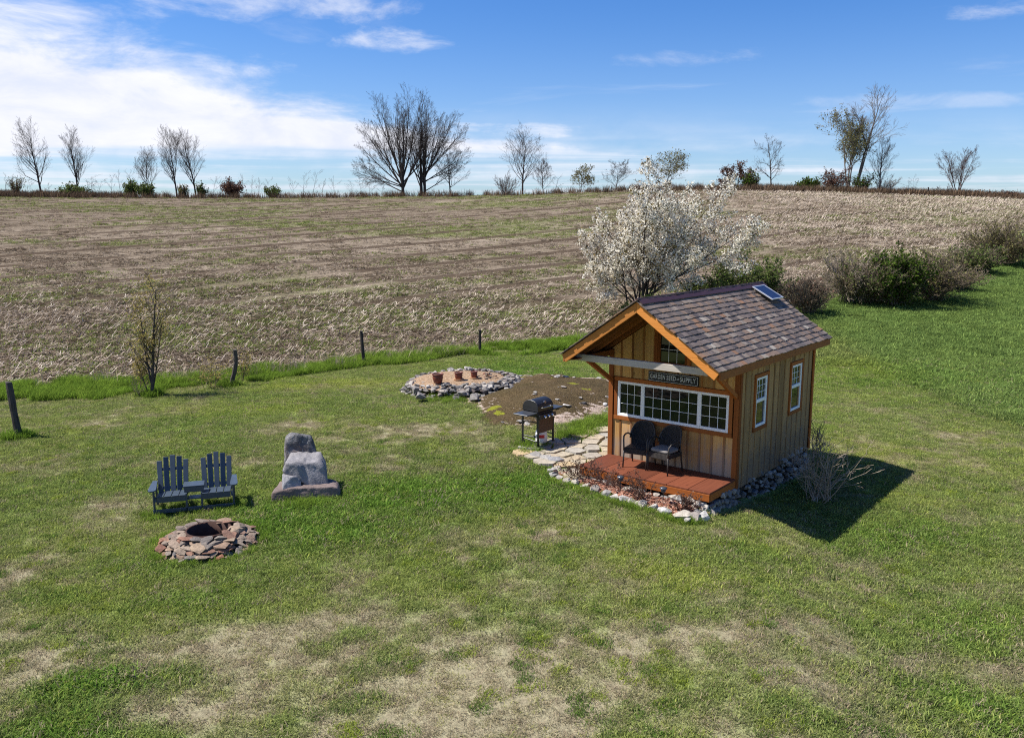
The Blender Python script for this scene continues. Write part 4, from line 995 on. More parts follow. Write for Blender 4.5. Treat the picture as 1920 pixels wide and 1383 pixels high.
# ------------------------------------------------------------------ fire pit
fc = hit(393, 1018); fp = thing('fire_pit', 'round fire pit of piled flat brown stones around a rusty steel ring', 'fire pit', (fc.x, fc.y, fc.z)); fp.scale = (.93, .93, .74)
random.seed(5); HT = .30
m = MB(); m.lathe([(.40, -.05), (.40, HT + .05), (.375, HT + .05), (.375, -.03)], (0, 0, 0), 32); m.build('steel_ring', MATS['rusty_steel'], fp, True)
m = MB(); m.lathe([(.005, .03), (.38, .02)], (0, 0, 0), 24); m.build('ash_bed', MATS['ash'], fp)
m = MB(); m.lathe([(.41, HT - .04), (.6, HT - .1), (.78, .05), (.84, -.05)], (0, 0, 0), 26); m.build('rubble_core', MATS['ash'], fp)
for r0, n, z, s0, tl in ((.84, 30, .03, .17, .5), (.82, 28, .09, .18, .45), (.75, 26, .15, .20, .40), (.68, 24, .20, .22, .32), (.58, 19, .26, .25, .22), (.51, 15, .31, .26, .12), (.88, 22, .01, .12, .4)):
    for k in range(n):
        a = 2 * math.pi * (k + random.uniform(-.35, .35)) / n; r_ = r0 + random.uniform(-.04, .04); s_ = s0 * random.uniform(.75, 1.3)
        o = stone(fp, random.choice(SLABS), (r_ * math.cos(a), r_ * math.sin(a) * .95, z + random.uniform(-.015, .02)), (s_ * .85, s_ * random.uniform(1.0, 1.45), s_ * random.uniform(.55, .9)))
        mt = Matrix.Rotation(a, 3, 'Z') @ Matrix.Rotation(tl + random.uniform(-.35, .35), 3, 'Y') @ Matrix.Rotation(random.uniform(-.3, .3), 3, 'X') @ Matrix.Rotation(random.uniform(-.9, .9), 3, 'Z'); o.rotation_euler = mt.to_euler()
can = thing('crushed_can', 'small crumpled blue can lying in the fire pit ash', 'can', (fc.x - .12, fc.y - .14, fc.z + .045), .6); m = MB()
m.tube([(-.06, 0, .03), (-.02, .006, .034), (.02, -.004, .028), (.06, 0, .03)], [.028, .032, .026, .03], 10); m.build('body', MATS['blue_foil'], can)
m = MB(); m.tube([(.06, 0, .03), (.066, 0, .03)], [.03, .024], 10); m.build('rim', MATS['aluminium'], can)

# ------------------------------------------------------------------ double Adirondack chair
pa, pb = hit(292, 968), hit(438, 951); dv = (pb - pa); arz = math.atan2(dv.y, dv.x); adm = (pa + pb) / 2
ad = thing('double_garden_chair', 'slate blue slatted double garden chair joined by a small table', 'garden chair', (adm.x, adm.y, T(adm.x, adm.y)), arz)
SP = MATS['slate_paint']; HW = .78; ad.scale = (.93, .93, .87)
# local: x along the seat, y back (front legs at y=0)
def part(name, fn, mat=SP): m = MB(); fn(m); return m.build(name, mat, ad)
part('stretcher', lambda m: m.box((0, .0, .09), (2 * HW, .03, .085), None, .005))
for sx in (-1, 1):
    part('leg', lambda m: m.box((sx * (HW - .03), .02, .28), (.035, .08, .56), None, .005))
    part('leg', lambda m: m.beam((sx * (HW - .03), .62, 0), (sx * (HW - .03), .50, .54), .035, .08, (0, 1, 0)))
    part('side_rail', lambda m: m.beam((sx * (HW - .062), -.0, .36), (sx * (HW - .062), .72, .10), .03, .11))
    def armf(m):
        poly = [(-.055, -.10), (-.075, -.04), (-.07, .10), (-.045, .60), (.045, .60), (.07, .10), (.075, -.04), (.055, -.10), (.03, -.125), (-.03, -.125)]
        m.prism([(p[0] + sx * (HW - .01), p[1]) for p in (poly if True else poly)], .565, .59)
    part('arm', armf)
    cx0 = sx * .425; w2 = .56
    part('seat_apron', lambda m: m.box((cx0, -.01, .345), (w2 - .02, .03, .12), None, .005))
    for k in range(4):
        xk = cx0 - w2 / 2 + w2 * (k + .5) / 4; part('seat_slat', lambda m: m.beam((xk, -.035, .415), (xk, .50, .355), w2 / 4 - .012, .022))
    part('seat_support', lambda m: m.box((cx0, .44, .31), (w2, .03, .07), None, .004))
    for k in range(5):
        u = k - 2; h = (.80, .88, .92, .88, .80)[k] * .93; xb = cx0 + u * .118; xt = cx0 + u * .132
        b = Vector((xb, .52, .28)); tdir = Vector((xt - xb, .30, .94)).normalized()
        part('back_slat', lambda m: m.beam(b, b + tdir * h, .100, .02, ((-.15, 1, .35) if k % 2 else (.10, 1, .35))))
    part('back_rail', lambda m: m.box((cx0, .71, .80), (.60, .025, .07), Matrix.Rotation(-.3, 4, 'X'), .004))
    part('back_rail', lambda m: m.box((cx0, .58, .42), (.60, .025, .07), Matrix.Rotation(-.3, 4, 'X'), .004))
tw = .40
for k in range(3): part('table_slat', lambda m: m.box((0, .085 + k * .112, .575), (tw, .102, .022), None, .004))
part('table_apron', lambda m: m.box((0, .045, .505), (tw - .03, .022, .115), None, .004))
part('table_apron', lambda m: m.box((0, .345, .505), (tw - .03, .022, .115), None, .004))
for sx in (-1, 1):
    part('table_side', lambda m: m.box((sx * (tw / 2 - .028), .195, .505), (.022, .27, .112), None, .004))
    part('inner_leg', lambda m: m.box((sx * (tw / 2 - .055), .02, .25), (.035, .07, .40), None, .005))
    part('inner_rail', lambda m: m.beam((sx * (tw / 2 - .03), .04, .36), (sx * (tw / 2 - .03), .72, .10), .03, .10))
part('lower_shelf', lambda m: m.box((0, .14, .30), (tw - .15, .22, .022), None, .004))

# ------------------------------------------------------------------ boulder seat
def rock_blob(name, parent, dims, planes, seed, loc, rot=(0, 0, 0), rough=.05, mat='boulder'):
    """a block cut by planes: ico sphere pushed on to a convex set, then roughened"""
    bm = bmesh.new(); bmesh.ops.create_icosphere(bm, subdivisions=5, radius=1.0); co = np.array([v.co[:] for v in bm.verts]); rr = np.random.default_rng(seed)
    nrm = np.array([p[:3] for p in planes], float); nrm /= np.linalg.norm(nrm, axis=1)[:, None]; dist = np.array([p[3] for p in planes])
    dots = co @ nrm.T; t = np.where(dots > 1e-3, dist / np.maximum(dots, 1e-3), 9); k = 22.0; t = -np.log(np.exp(-k * t).sum(1)) / k
    p = co * t[:, None] * np.array(dims)
    h = fbm(p[:, 0] * 1.3 + p[:, 2] * .7 + 50, p[:, 1] * 1.3 - p[:, 2] + 50, .22, seed, 5) - .5; h2 = np.abs(fbm(p[:, 0] - p[:, 2] * .9 + 20, p[:, 1] + p[:, 2] * .6 + 20, .5, seed + 3, 3) - .5)
    p = p + co * (h[:, None] * rough * 1.6 - .12 * rough * (h2[:, None] < .03))
    for vv, q_ in zip(bm.verts, p): vv.co = q_
    me = bpy.data.meshes.new(name); bm.to_mesh(me); bm.free(); me.materials.append(MATS[mat]); me.polygons.foreach_set('use_smooth', np.ones(len(me.polygons), bool))
    o = link(name, me, parent); o.location = loc; o.rotation_euler = rot; return o
bc = hit(575, 930); bs = thing('boulder_seat', 'rough seat of three stacked grey boulders on the lawn', 'boulder seat', (bc.x, bc.y, bc.z), .16); bs.scale = (.93, .93, .96)
box6 = [(1, 0, .05, 1), (-1, .1, 0, 1), (0, 1, 0, 1), (0, -1, .1, 1), (0, 0, 1, 1), (0, 0, -1, 1)]
rock_blob('base_slab', bs, (.66, .28, .165), box6 + [(1, 1, 0, 1.12), (-1, -.2, 1, 1.25), (1, 0, .5, 1.18)], 3, (.03, .0, .10), (0, 0, 0), .045, 'brown_boulder')
rock_blob('seat_block', bs, (.43, .30, .30), [(1, .1, .1, .95), (-1, .1, .15, 1), (0, 1, 0, 1), (.15, -1, .35, .88), (-.35, -1, .1, .98), (.05, -.2, 1, .92), (0, 0, -1, 1), (-.8, -.6, -.7, .85), (.9, -.2, .8, 1.12)], 8, (-.02, .24, .46), (.0, .0, .05), .075, 'pale_boulder')
rock_blob('side_cobble', bs, (.19, .13, .13), [(1, 0, 0, 1), (-1, 0, 0, 1), (0, 1, 0, 1), (0, -1, .3, 1), (0, 0, 1, .95), (0, 0, -1, 1), (-1, -1, 1, 1.05), (1, -1, 1, 1.1)], 14, (-.29, -.02, .34), (0, .1, .2), .03, 'pale_boulder')
rock_blob('back_slab', bs, (.37, .16, .52), [(1, 0, .35, .9), (-1, 0, .12, .95), (0, 1, 0, 1), (0, -1, .25, .9), (.15, 0, 1, .97), (0, 0, -1, 1), (-.7, -.1, 1, 1.12), (.6, -.1, 1, 1.08)], 23, (-.14, .62, .64), (-.16, 0, .08), .06)

# ------------------------------------------------------------------ gas grill
gp = hit(1009, 842); gr_z = gp.z; GRZ = R(50)
gr = thing('gas_grill', 'black gas grill with side shelves standing on the flagstones', 'grill', (gp.x, gp.y, gr_z), GRZ)
# local: front looks to -Y, origin at the front left leg
GW, GD = .56, .46
def gpart(name, fn, mat, smooth=False, parent=None): m = MB(); fn(m); return m.build(name, MATS[mat], parent or gr, smooth)
for x, y in ((0, 0), (GW, 0), (0, GD), (GW, GD)): gpart('leg', lambda m: m.box((x, y, .38), (.04, .04, .76), None, .004), 'grill_black')
for x in (0, GW):
    for z in (.16, .27, .62): gpart('brace', lambda m: m.beam((x, .02, z), (x, GD - .02, z + (.05 if z < .2 else 0)), .02, .025), 'grill_black')
gpart('shelf_bottom', lambda m: m.box((GW / 2, GD / 2, .048), (GW - .02, GD - .04, .02), None, .003), 'grill_black')
gpart('front_panel', lambda m: m.box((GW / 2, -.005, .545), (GW - .05, .015, .35), None, .003), 'grill_maroon')
cp = gpart('control_panel', lambda m: m.box((GW / 2, -.045, .755), (GW + .04, .06, .10), Matrix.Rotation(-.3, 4, 'X'), .006), 'grill_black')
for x in (.14, .28, .42): gpart('knob', lambda m: m.tube([(x, -.072, .758), (x, -.115, .745)], [.028, .024], 12), 'chrome', False, cp)
gpart('firebox', lambda m: m.box((GW / 2, GD / 2, .80), (GW + .02, GD, .13), None, .02), 'grill_black')
prof = []; n = 12
def lidf(m):
    v = []; f = []; k = 10
    for s_ in (-1, 1):
        for j in range(k + 1):
            a = math.pi * j / k; v.append((GW / 2 + s_ * (GW / 2 + .015) * (1 - .06 * math.sin(a)), GD / 2 - math.cos(a) * (GD / 2 + .005), .868 + .26 * abs(math.sin(a)) ** .62))
    for j in range(k): f.append((j, j + 1, k + 1 + j + 1, k + 1 + j))
    f.append(tuple(range(k + 1))); f.append(tuple(range(2 * k + 1, k, -1))); f.append((0, k + 1, 2 * k + 1, k)); m.add(v, f)
lid = gpart('lid', lidf, 'grill_black')
bm = bmesh.new(); bm.from_mesh(lid.data); bmesh.ops.recalc_face_normals(bm, faces=bm.faces); bmesh.ops.bevel(bm, geom=bm.edges[:], offset=.008, segments=1, affect='EDGES'); bm.to_mesh(lid.data); bm.free()
gpart('handle', lambda m: (m.tube([(.10, -.05, .96), (GW - .10, -.05, .96)], .014, 10), m.box((.12, -.02, .955), (.02, .07, .02), None, .003), m.box((GW - .12, -.02, .955), (.02, .07, .02), None, .003)), 'chrome', False, lid)
gpart('thermometer', lambda m: m.tube([(GW / 2, .035, 1.06), (GW / 2, .018, 1.068)], .035, 14), 'chrome', False, lid)
for x in (-.21, GW + .21): gpart('side_shelf', lambda m: m.box((x, GD / 2 - .02, .845), (.38, .42, .03), None, .008), 'grill_shelf')
for x in (.05, GW - .05): gpart('wheel', lambda m: m.tube([(x - .02, GD + .03, .075), (x + .02, GD + .03, .075)], .075, 16), 'grill_black')
tk = thing('propane_tank', 'white propane tank under the grill', 'gas tank', gr.matrix_basis @ Vector((0, 0, 0)), GRZ); gr_m = Matrix.Translation(gr.location) @ Matrix.Rotation(GRZ, 4, 'Z')
tk.location = gr_m @ Vector((GW / 2, .13, .06))
m = MB(); m.lathe([(.01, 0), (.09, 0), (.135, .04), (.142, .08), (.142, .25), (.13, .30), (.09, .335), (.02, .345)], (0, 0, 0), 24); m.build('body', MATS['tank_white'], tk, True)
m = MB(); m.lathe([(.085, -.005), (.095, -.005), (.095, .03), (.085, .03)], (0, 0, 0), 20); m.build('foot_ring', MATS['tank_white'], tk)
m = MB(); m.lathe([(.085, .32), (.09, .42), (.08, .42), (.075, .32)], (0, 0, 0), 20); m.tube([(0, 0, .34), (0, 0, .41)], .02, 8); m.build('collar', MATS['tank_white'], tk)
m = MB(); k = 10; v = [(.1435 * math.cos(R(190 + 60 * j / k)), .1435 * math.sin(R(190 + 60 * j / k)), z) for z in (.16, .24) for j in range(k + 1)]; m.add(v, [(j, j + 1, k + 2 + j, k + 1 + j) for j in range(k)]); m.build('warning_label', MATS['label_red'], tk)

# ------------------------------------------------------------------ fence posts
def fpost(px, py, h, r_, lean, label, crook=0.0, name='fence_post'):
    p = hit(px, py); t = thing(name, label, 'fence post', (p.x, p.y, p.z - .05), random.uniform(0, 6), None); t.rotation_euler = (0, 0, 0)
    pts = []; rs = []
    for k in range(9):
        u = k / 8; pts.append((lean * h * u + crook * math.sin(u * 2.6) * .5 + random.uniform(-.008, .008), random.uniform(-.008, .008), (h + .05) * u)); rs.append(r_ * (1.08 - .2 * u) * random.uniform(.93, 1.07))
    m = MB(); m.tube(pts, rs, 9); m.build('shaft', MATS['post_wood'], t)
    m = MB(); e = Vector(pts[-1]); m.tube([(e.x - .004, e.y, e.z - .002), (e.x, e.y, e.z + .012)], [r_ * .93, r_ * .7], 9); m.build('weathered_top', MATS['post_wood'], t)
fpost(36, 820, 1.42, .085, -.09, 'thick dark weathered fence post near the left edge of the lawn', .0)
fpost(431, 724, 1.22, .075, .14, 'crooked leaning fence post near the young tree', .24)
fpost(683, 684, 1.28, .065, -.06, 'slim dark fence post left of the gravel ring at the field edge')
fpost(900, 664, .98, .06, .0, 'short fence post at the field edge behind the gravel ring')
# path lights in the bed
for (px, py, label) in ((1163, 925, 'small black solar path light in front of the deck, nearer its middle'), (1243, 947, 'small black solar path light in the bed, nearer the deck corner')):
    p = hit(px, py); t = thing('path_light', label, 'path light', p, 0, 'solar path lights in the garden bed')
    m = MB(); m.tube([(0, 0, -.03), (0, 0, .26)], .008, 8); m.build('stake', MATS['light_plastic'], t)
    m = MB(); m.lathe([(.02, .25), (.045, .27), (.05, .33), (.02, .335)], (0, 0, 0), 14); m.build('lens', MATS['light_lens'], t, True)
    m = MB(); m.lathe([(.075, .333), (.07, .35), (.03, .37), (.003, .372)], (0, 0, 0), 16); m.lathe([(.003, .333), (.075, .333)], (0, 0, 0), 16); m.build('cap', MATS['light_lens'], t, True)

# ------------------------------------------------------------------ trees and shrubs
def tubes(segs, k):
    """segs (N,8): p0 p1 r0 r1 -> vertices, quads"""
    s = np.asarray(segs, float); p0, p1, r0, r1 = s[:, :3], s[:, 3:6], s[:, 6], s[:, 7]
    d = p1 - p0; d /= np.maximum(np.linalg.norm(d, axis=1), 1e-6)[:, None]
    ref = np.where(np.abs(d[:, 2:3]) < .9, np.array([[0, 0, 1.0]]), np.array([[1.0, 0, 0]])); a = np.cross(d, ref); a /= np.linalg.norm(a, axis=1)[:, None]; b = np.cross(d, a)
    th = 2 * np.pi * np.arange(k) / k; ring = a[:, None] * np.cos(th)[None, :, None] + b[:, None] * np.sin(th)[None, :, None]
    v = np.concatenate([p0[:, None] + ring * r0[:, None, None], p1[:, None] + ring * r1[:, None, None]], 1).reshape(-1, 3)
    j = np.arange(k); q = np.stack([j, (j + 1) % k, k + (j + 1) % k, k + j], 1); q = (q[None] + (np.arange(len(s)) * 2 * k)[:, None, None]).reshape(-1, 4)
    return v, q
def leaf_quads(pts, size, r, aspect=1.0):
    n = len(pts); u = r.normal(size=(n, 3)); u /= np.linalg.norm(u, axis=1)[:, None]; w_ = r.normal(size=(n, 3)); w_ = np.cross(u, w_); w_ /= np.linalg.norm(w_, axis=1)[:, None]
    s = (size * (.6 + .8 * r.random(n)))[:, None]; a, b = u * s * aspect, w_ * s
    v = np.stack([pts - a - b * .6, pts + a * .2 - b, pts + a + b * .5, pts - a * .3 + b], 1).reshape(-1, 3); q = np.arange(4 * n).reshape(-1, 4)
    return v, q, np.repeat(r.random(n), 4)
def grow(seed, stems, spec, wob=.12, trop=.06):
    """stems: list of (p, d, length, radius); spec[level] = (children, start, angle, length ratio, segments); returns arrays per level"""
    r = np.random.default_rng(seed); out = []; st = [(np.array(p, float), np.array(d, float), l, rd, 0) for p, d, l, rd in stems]
    mx = len(spec)
    while st:
        p, d, l, rd, lv = st.pop(); n = 7 if lv == 0 else (4 if lv < 3 else 2); d = d / np.linalg.norm(d); tip = .25 if lv else .22
        kids = []
        if lv < mx: c, s0, ang, ratio = spec[lv]; kids = list(np.sort(s0 + (1 - s0) * (np.arange(c) + r.random(c)) / c)) if c else []
        ki = 0
        for i in range(n):
            dn = d + r.normal(size=3) * wob * (1.0 if lv else .35); dn[2] += trop * (1 if lv else .4); dn /= np.linalg.norm(dn)
            p2 = p + dn * l / n; ra, rb = rd * (1 - (1 - tip) * i / n), rd * (1 - (1 - tip) * (i + 1) / n)
            out.append((*p, *p2, ra, rb, lv))
            while ki < len(kids) and kids[ki] <= (i + 1) / n:
                t = kids[ki]; ki += 1; f = t * n - i; q = p + (p2 - p) * f; ax = r.normal(size=3); ax -= dn * ax.dot(dn); ax /= np.linalg.norm(ax)
                an = ang * (.7 + .6 * r.random()); nd = dn * math.cos(an) + ax * math.sin(an)
                st.append((q, nd, l * ratio * (1.15 - .55 * t) * (.75 + .5 * r.random()), max(.14 * rd, (ra + (rb - ra) * f) * .5), lv + 1))
            p, d = p2, dn
    return np.array(out)
def fit(a, Hh, Wd, base=None):
    """scale a grown skeleton to height and width"""
    zmax = np.percentile(a[:, 5], 99.7); s = Hh / zmax; a[:, [2, 5]] *= s
    lo, hi = np.percentile(a[:, 3], 1), np.percentile(a[:, 3], 99); sx = Wd / max(hi - lo, .01); a[:, [0, 1, 3, 4]] *= sx
    return a
def tree(name, label, cat, loc, a, barkm, twigr=.012, leaves=None, split=1, group=None, k0=8):
    """trunk = level below split, crown = the rest (plus leaves)"""
    t = thing(name, label, cat, loc, 0, group); tr = a[a[:, 8] < split]; cr = a[a[:, 8] >= split].copy(); cr[:, 6:8] = np.maximum(cr[:, 6:8], twigr)
    if len(tr): v, q = tubes(tr[:, :8], k0); me = fastmesh('trunk', v, q, MATS[barkm], np.full(len(v), .5)); me.polygons.foreach_set('use_smooth', np.ones(len(me.polygons), bool)); link('trunk', me, t)
    if len(cr):
        big = cr[:, 8] < split + 1; vs, qs = [], []; off = 0
        for sel, k in ((big, 5), (~big, 3)):
            if sel.any(): v, q = tubes(cr[sel, :8], k); vs.append(v); qs.append(q + off); off += len(v)
        v = np.concatenate(vs); link('crown' if name.endswith('tree') else 'branches', fastmesh('crown', v, np.concatenate(qs), MATS[barkm], np.full(len(v), .4)), t)
    if leaves:
        nm, mat, n, size, spread, lv0 = leaves; r = np.random.default_rng(abs(hash(label)) % 9999 if False else len(label) * 131 + n); s = a[a[:, 8] >= lv0]; i = r.integers(0, len(s), n); f = r.random((n, 1))
        p = s[i, :3] * (1 - f) + s[i, 3:6] * f + r.normal(size=(n, 3)) * spread; v, q, rn = leaf_quads(p, size, r); link(nm, fastmesh(nm, v, q, MATS[mat], rn), t)
    return t
def ridge(px, dist):
    """a spot on the crest in the direction of a photo column"""
    d = ray(px, 360); x = d[0] * dist; return Vector((x, dist, T(x, dist) - .15))
def single(seed, n1=14, ang=.75, start=.25, levels=3, up=.08, ratio=.55, wob=.12):
    spec = [(n1, start, ang, ratio), (6, .2, .6, .5), (4, .2, .6, .55), (2, .2, .6, .6)][:levels + 1]
    return grow(seed, [((0, 0, 0), (0, 0, 1), 10, .14)], spec, wob, up)
def fan(seed, n, lean, spread=.5, kids=(10, 7, 5), rad=.3, L=10.0, start=.15, bias=0.0):
    r = np.random.default_rng(seed); st = [((r.normal() * .15, r.normal() * .15, 0), (bias + spread * math.cos(2 * math.pi * i / n + .4) * (.5 + .7 * r.random()), spread * math.sin(2 * math.pi * i / n + .4), 1), L * (.75 + .35 * r.random()), rad * (.6 + .5 * r.random())) for i in range(n)]
    return grow(seed, st, [(kids[0], start, .55, .5), (kids[1], .2, .6, .5), (kids[2], .2, .6, .5), (kids[3] if len(kids) > 3 else 0, .2, .6, .6)], .10, .06)
RD = 119.0
def radial(seed, t0, t1, n, L, rad, kids, z0=1.2, trunk=0.0, shift=0.0):
    """limbs that arc out of a short trunk like a fan, forming a dome"""
    r = np.random.default_rng(seed); st = [((shift, 0, 0), (.02, 0, 1), L * .9, trunk)] if trunk else []
    for i, th in enumerate(np.linspace(t0, t1, n) + r.normal(size=n) * .05):
        st.append(((shift, 0, z0 * (.3 + 1.2 * r.random()) if trunk else 0.0), (math.sin(th), .38 * math.sin(th * 1.2 + 2.4 * i), math.cos(th)), L * (.62 + .38 * math.cos(th)) * (.9 + .15 * r.random()), rad * (.6 + .4 * math.cos(th))))
    return grow(seed, st, [(kids[0], .22, .42, .40), (kids[1], .2, .5, .45), (kids[2], .2, .55, .5), (2, .3, .5, .6)], .07, .035)
def m_px(px_len, d=RD): return px_len * d / F_PX * 1.01
def ridge_tree(px, top, width, seed, label, shape='vase', base=366, bk='bark_dark', leaves=None, dist=RD, name='bare_tree', twigr=.0065):
    h = m_px(base - top, dist) + .3; wd = m_px(width, dist)
    if shape == 'vase': a = single(seed, 26, .58, .20, 3, .20, .52, .10)
    elif shape == 'round': a = single(seed, 24, .85, .18, 3, .13, .48, .11)
    elif shape == 'cone': a = single(seed, 20, 1.05, .2, 3, .06, .42, .14)
    elif shape == 'thin': a = grow(seed, [((0, 0, 0), (.05, 0, 1), 6, .09)], [(7, .3, .6, .4), (4, .3, .6, .4)], .12, .12)
    elif shape == 'multi': a = radial(seed, -.42, .42, 7, 10, .10, (10, 6, 4), .6)
    elif shape == 'dome': a = radial(seed, -1.2, 1.2, 11, 8, .12, (9, 6, 4), .4)
    a = fit(a, h, wd); a[:, 6:8] *= h / 10.0
    return tree(name, label, 'tree', ridge(px, dist), a, bk, twigr, leaves)
ridge_tree(78, 232, 66, 1, 'bare spreading tree furthest left on the ridge', 'round', 370)
ridge_tree(145, 244, 44, 2, 'slim bare tree on the ridge, second from the left', 'vase', 370)
ridge_tree(275, 277, 38, 3, 'short bare tree between two green bushes on the left ridge', 'vase', 368)
ridge_tree(331, 243, 46, 4, 'tall narrow bare tree, left one of a close pair on the ridge', 'vase', 368)
ridge_tree(367, 249, 54, 5, 'bare tree with side branches, right one of a close pair on the ridge', 'vase', 368)
# the big pair of maples
a = radial(6, -1.42, .75, 17, 12, .12, (11, 6, 4), 2.1, .22); a = fit(a, m_px(190), m_px(158))
tree('bare_tree', 'very large bare maple fanning out to the left in mid ridge', 'tree', ridge(755, RD), a, 'bark_dark', .007)
r8 = np.random.default_rng(8)
a = np.concatenate([radial(8, -.6, .4, 6, 12, .09, (11, 6, 3), 3.5, .24, -.35), radial(9, -.1, 1.4, 11, 12, .10, (11, 6, 3), 2.8, .22, .4)]); a = fit(a, m_px(188), m_px(140))
tree('bare_tree', 'very large bare maple with twin straight trunks in mid ridge', 'tree', ridge(793, RD + 1), a, 'bark_dark', .007)
ridge_tree(844, 272, 74, 9, 'smaller bare tree against the right side of the big maples', 'round', 364)
ridge_tree(980, 238, 74, 10, 'medium bare vase shaped tree right of the big maples', 'vase', 363)
ridge_tree(1019, 300, 38, 11, 'small brownish bare tree touching the medium vase shaped tree', 'round', 363, 'bark_red')
ridge_tree(1089, 314, 42, 12, 'small round tree with olive buds on the ridge', 'cone', 361, 'bark_red', ('leaves', 'olive_bud', 900, .07, .15, 1))
ridge_tree(1154, 305, 56, 13, 'low broad bare tree left of the blossoming tree', 'round', 360)
ridge_tree(1250, 288, 74, 14, 'bare tree rising behind the top of the white blossoms', 'vase', 357, 'bark_grey', ('leaves', 'olive_bud', 1100, .08, .2, 1))
ridge_tree(1382, 305, 68, 15, 'dark reddish domed thicket tree on the ridge', 'dome', 352, 'bark_red', ('leaves', 'red_bud', 2600, .08, .2, 1))
ridge_tree(1446, 253, 54, 16, 'bare conical tree right of the domed thicket', 'cone', 352)
ridge_tree(1795, 270, 60, 17, 'multi stemmed bare vase shaped tree furthest right on the ridge', 'multi', 356, 'bark_red')
# right hand clump
a = fan(31, 3, 0, .16, (13, 8, 5), .17, 11, .38); a = fit(a, m_px(150), m_px(76)); tree('budding_tree', 'olive budding tree with two stems in the right ridge clump', 'tree', ridge(1588, RD), a, 'bark_grey', .011, ('leaves', 'olive_bud', 4200, .075, .2, 2))
a = grow(32, [((0, 0, 0), (.16, 0, 1), 13, .20), ((.2, 0, 1.0), (.42, .05, 1), 9, .13), ((1.2, 0, 7), (-.35, 0, 1), 4.5, .13)], [(13, .45, .7, .40), (7, .2, .6, .5), (5, .2, .6, .5)], .10, .05); a = fit(a, m_px(190), m_px(74)); a[:, [0, 3]] -= .8
tree('bare_tree', 'tallest leaning bare tree in the right ridge clump', 'tree', ridge(1612, RD + 1), a, 'bark_grey', .011)
ridge_tree(1648, 250, 56, 33, 'bare tree at the right edge of the right ridge clump', 'round', 352)
def bush(name, label, loc, Hh, Wd, seed, bk='twig_brown', leaves=None, n=26, twigr=.008, cat='bush', dens=(7, 5), group=None, depth=None, rad=.02, spread=1.3):
    r = np.random.default_rng(seed); st = []
    for i in range(n):
        an = r.random() * 6.28; el = r.random() ** .7; st.append(((r.normal() * .12, r.normal() * .12, 0), (spread * el * math.cos(an), spread * el * math.sin(an), 1.0), 1.6 * (.7 + .45 * r.random()), rad))
    a = grow(seed, st, [(dens[0], .15, .6, .45), (dens[1], .2, .6, .45)], .14, .04); a = fit(a, Hh, Wd); a[:, 6:8] = np.maximum(a[:, 6:8], twigr)
    return tree(name, label, cat, loc, a, bk, twigr, leaves, split=0, group=group)
for px, top, wd, seed, label, lv in ((30, 336, 26, 40, 'small grey bush at the far left end of the ridge', ('leaves', 'olive_bud', 400, .07, .15, 1)), (137, 346, 46, 41, 'low green bush under the second tree from the left', ('leaves', 'bush_leaf', 1700, .09, .18, 1)),
        (247, 340, 27, 42, 'green bush left of the short bare tree', ('leaves', 'bush_leaf', 1400, .09, .15, 1)), (274, 346, 30, 43, 'green bush at the foot of the short bare tree', ('leaves', 'bush_leaf', 1400, .09, .15, 1)),
        (340, 348, 20, 44, 'pale bush at the foot of the left paired tree', ('leaves', 'olive_bud', 500, .08, .12, 1)), (378, 345, 20, 45, 'grey green bush at the foot of the right paired tree', ('leaves', 'bush_leaf', 700, .08, .12, 1)),
        (435, 337, 36, 46, 'round dark brown bush left of the thin saplings', ('leaves', 'red_bud', 2200, .08, .15, 1)), (513, 350, 28, 47, 'small green bush among the thin saplings', ('leaves', 'bush_leaf', 800, .08, .12, 1)),
        (948, 322, 46, 48, 'bare grey scrub left of the medium vase shaped tree', None), (1405, 322, 26, 49, 'small dark bush beside the domed thicket', ('leaves', 'dark_leaf', 900, .08, .15, 1)), (1512, 332, 34, 50, 'low dark green bush left of the right ridge clump', ('leaves', 'dark_leaf', 1500, .09, .15, 1)),
        (1562, 314, 50, 51, 'dark brown bush at the left foot of the ridge clump', ('leaves', 'red_bud', 1600, .08, .15, 1)), (1615, 318, 40, 52, 'dark brush under the tallest ridge tree', ('leaves', 'dark_leaf', 700, .08, .15, 1)), (1655, 318, 44, 53, 'twiggy brush at the right foot of the ridge clump', None),
        (1776, 336, 34, 54, 'low grey brush left of the rightmost ridge tree', None), (1880, 344, 60, 55, 'wide brown brush at the right end of the ridge', ('leaves', 'red_bud', 900, .08, .15, 1)), (1826, 346, 40, 58, 'low brown brush right of the rightmost ridge tree', ('leaves', 'red_bud', 500, .08, .15, 1))):
    dist = RD - 2; base = 370 if px < 600 else (363 if px < 1200 else 354); h = m_px(base - top, dist) + .35; bush('bush', label, ridge(px, dist), h, m_px(wd, dist), seed, 'bark_grey' if lv is None else 'bark_red', lv, 18, .012, rad=.03)
saps = [(8, 330), (48, 338), (95, 346), (160, 330), (172, 334), (186, 338), (207, 330), (225, 322), (240, 322), (258, 332), (398, 332), (412, 336), (452, 328), (470, 330), (484, 334), (498, 333), (548, 332), (566, 322), (585, 320), (604, 330), (626, 326), (655, 334), (677, 328), (692, 333), (716, 338), (1040, 330), (1500, 335), (1540, 318), (1714, 318), (1700, 330)]
ORD = 'first second third fourth fifth sixth seventh eighth ninth tenth eleventh twelfth thirteenth fourteenth fifteenth'.split()
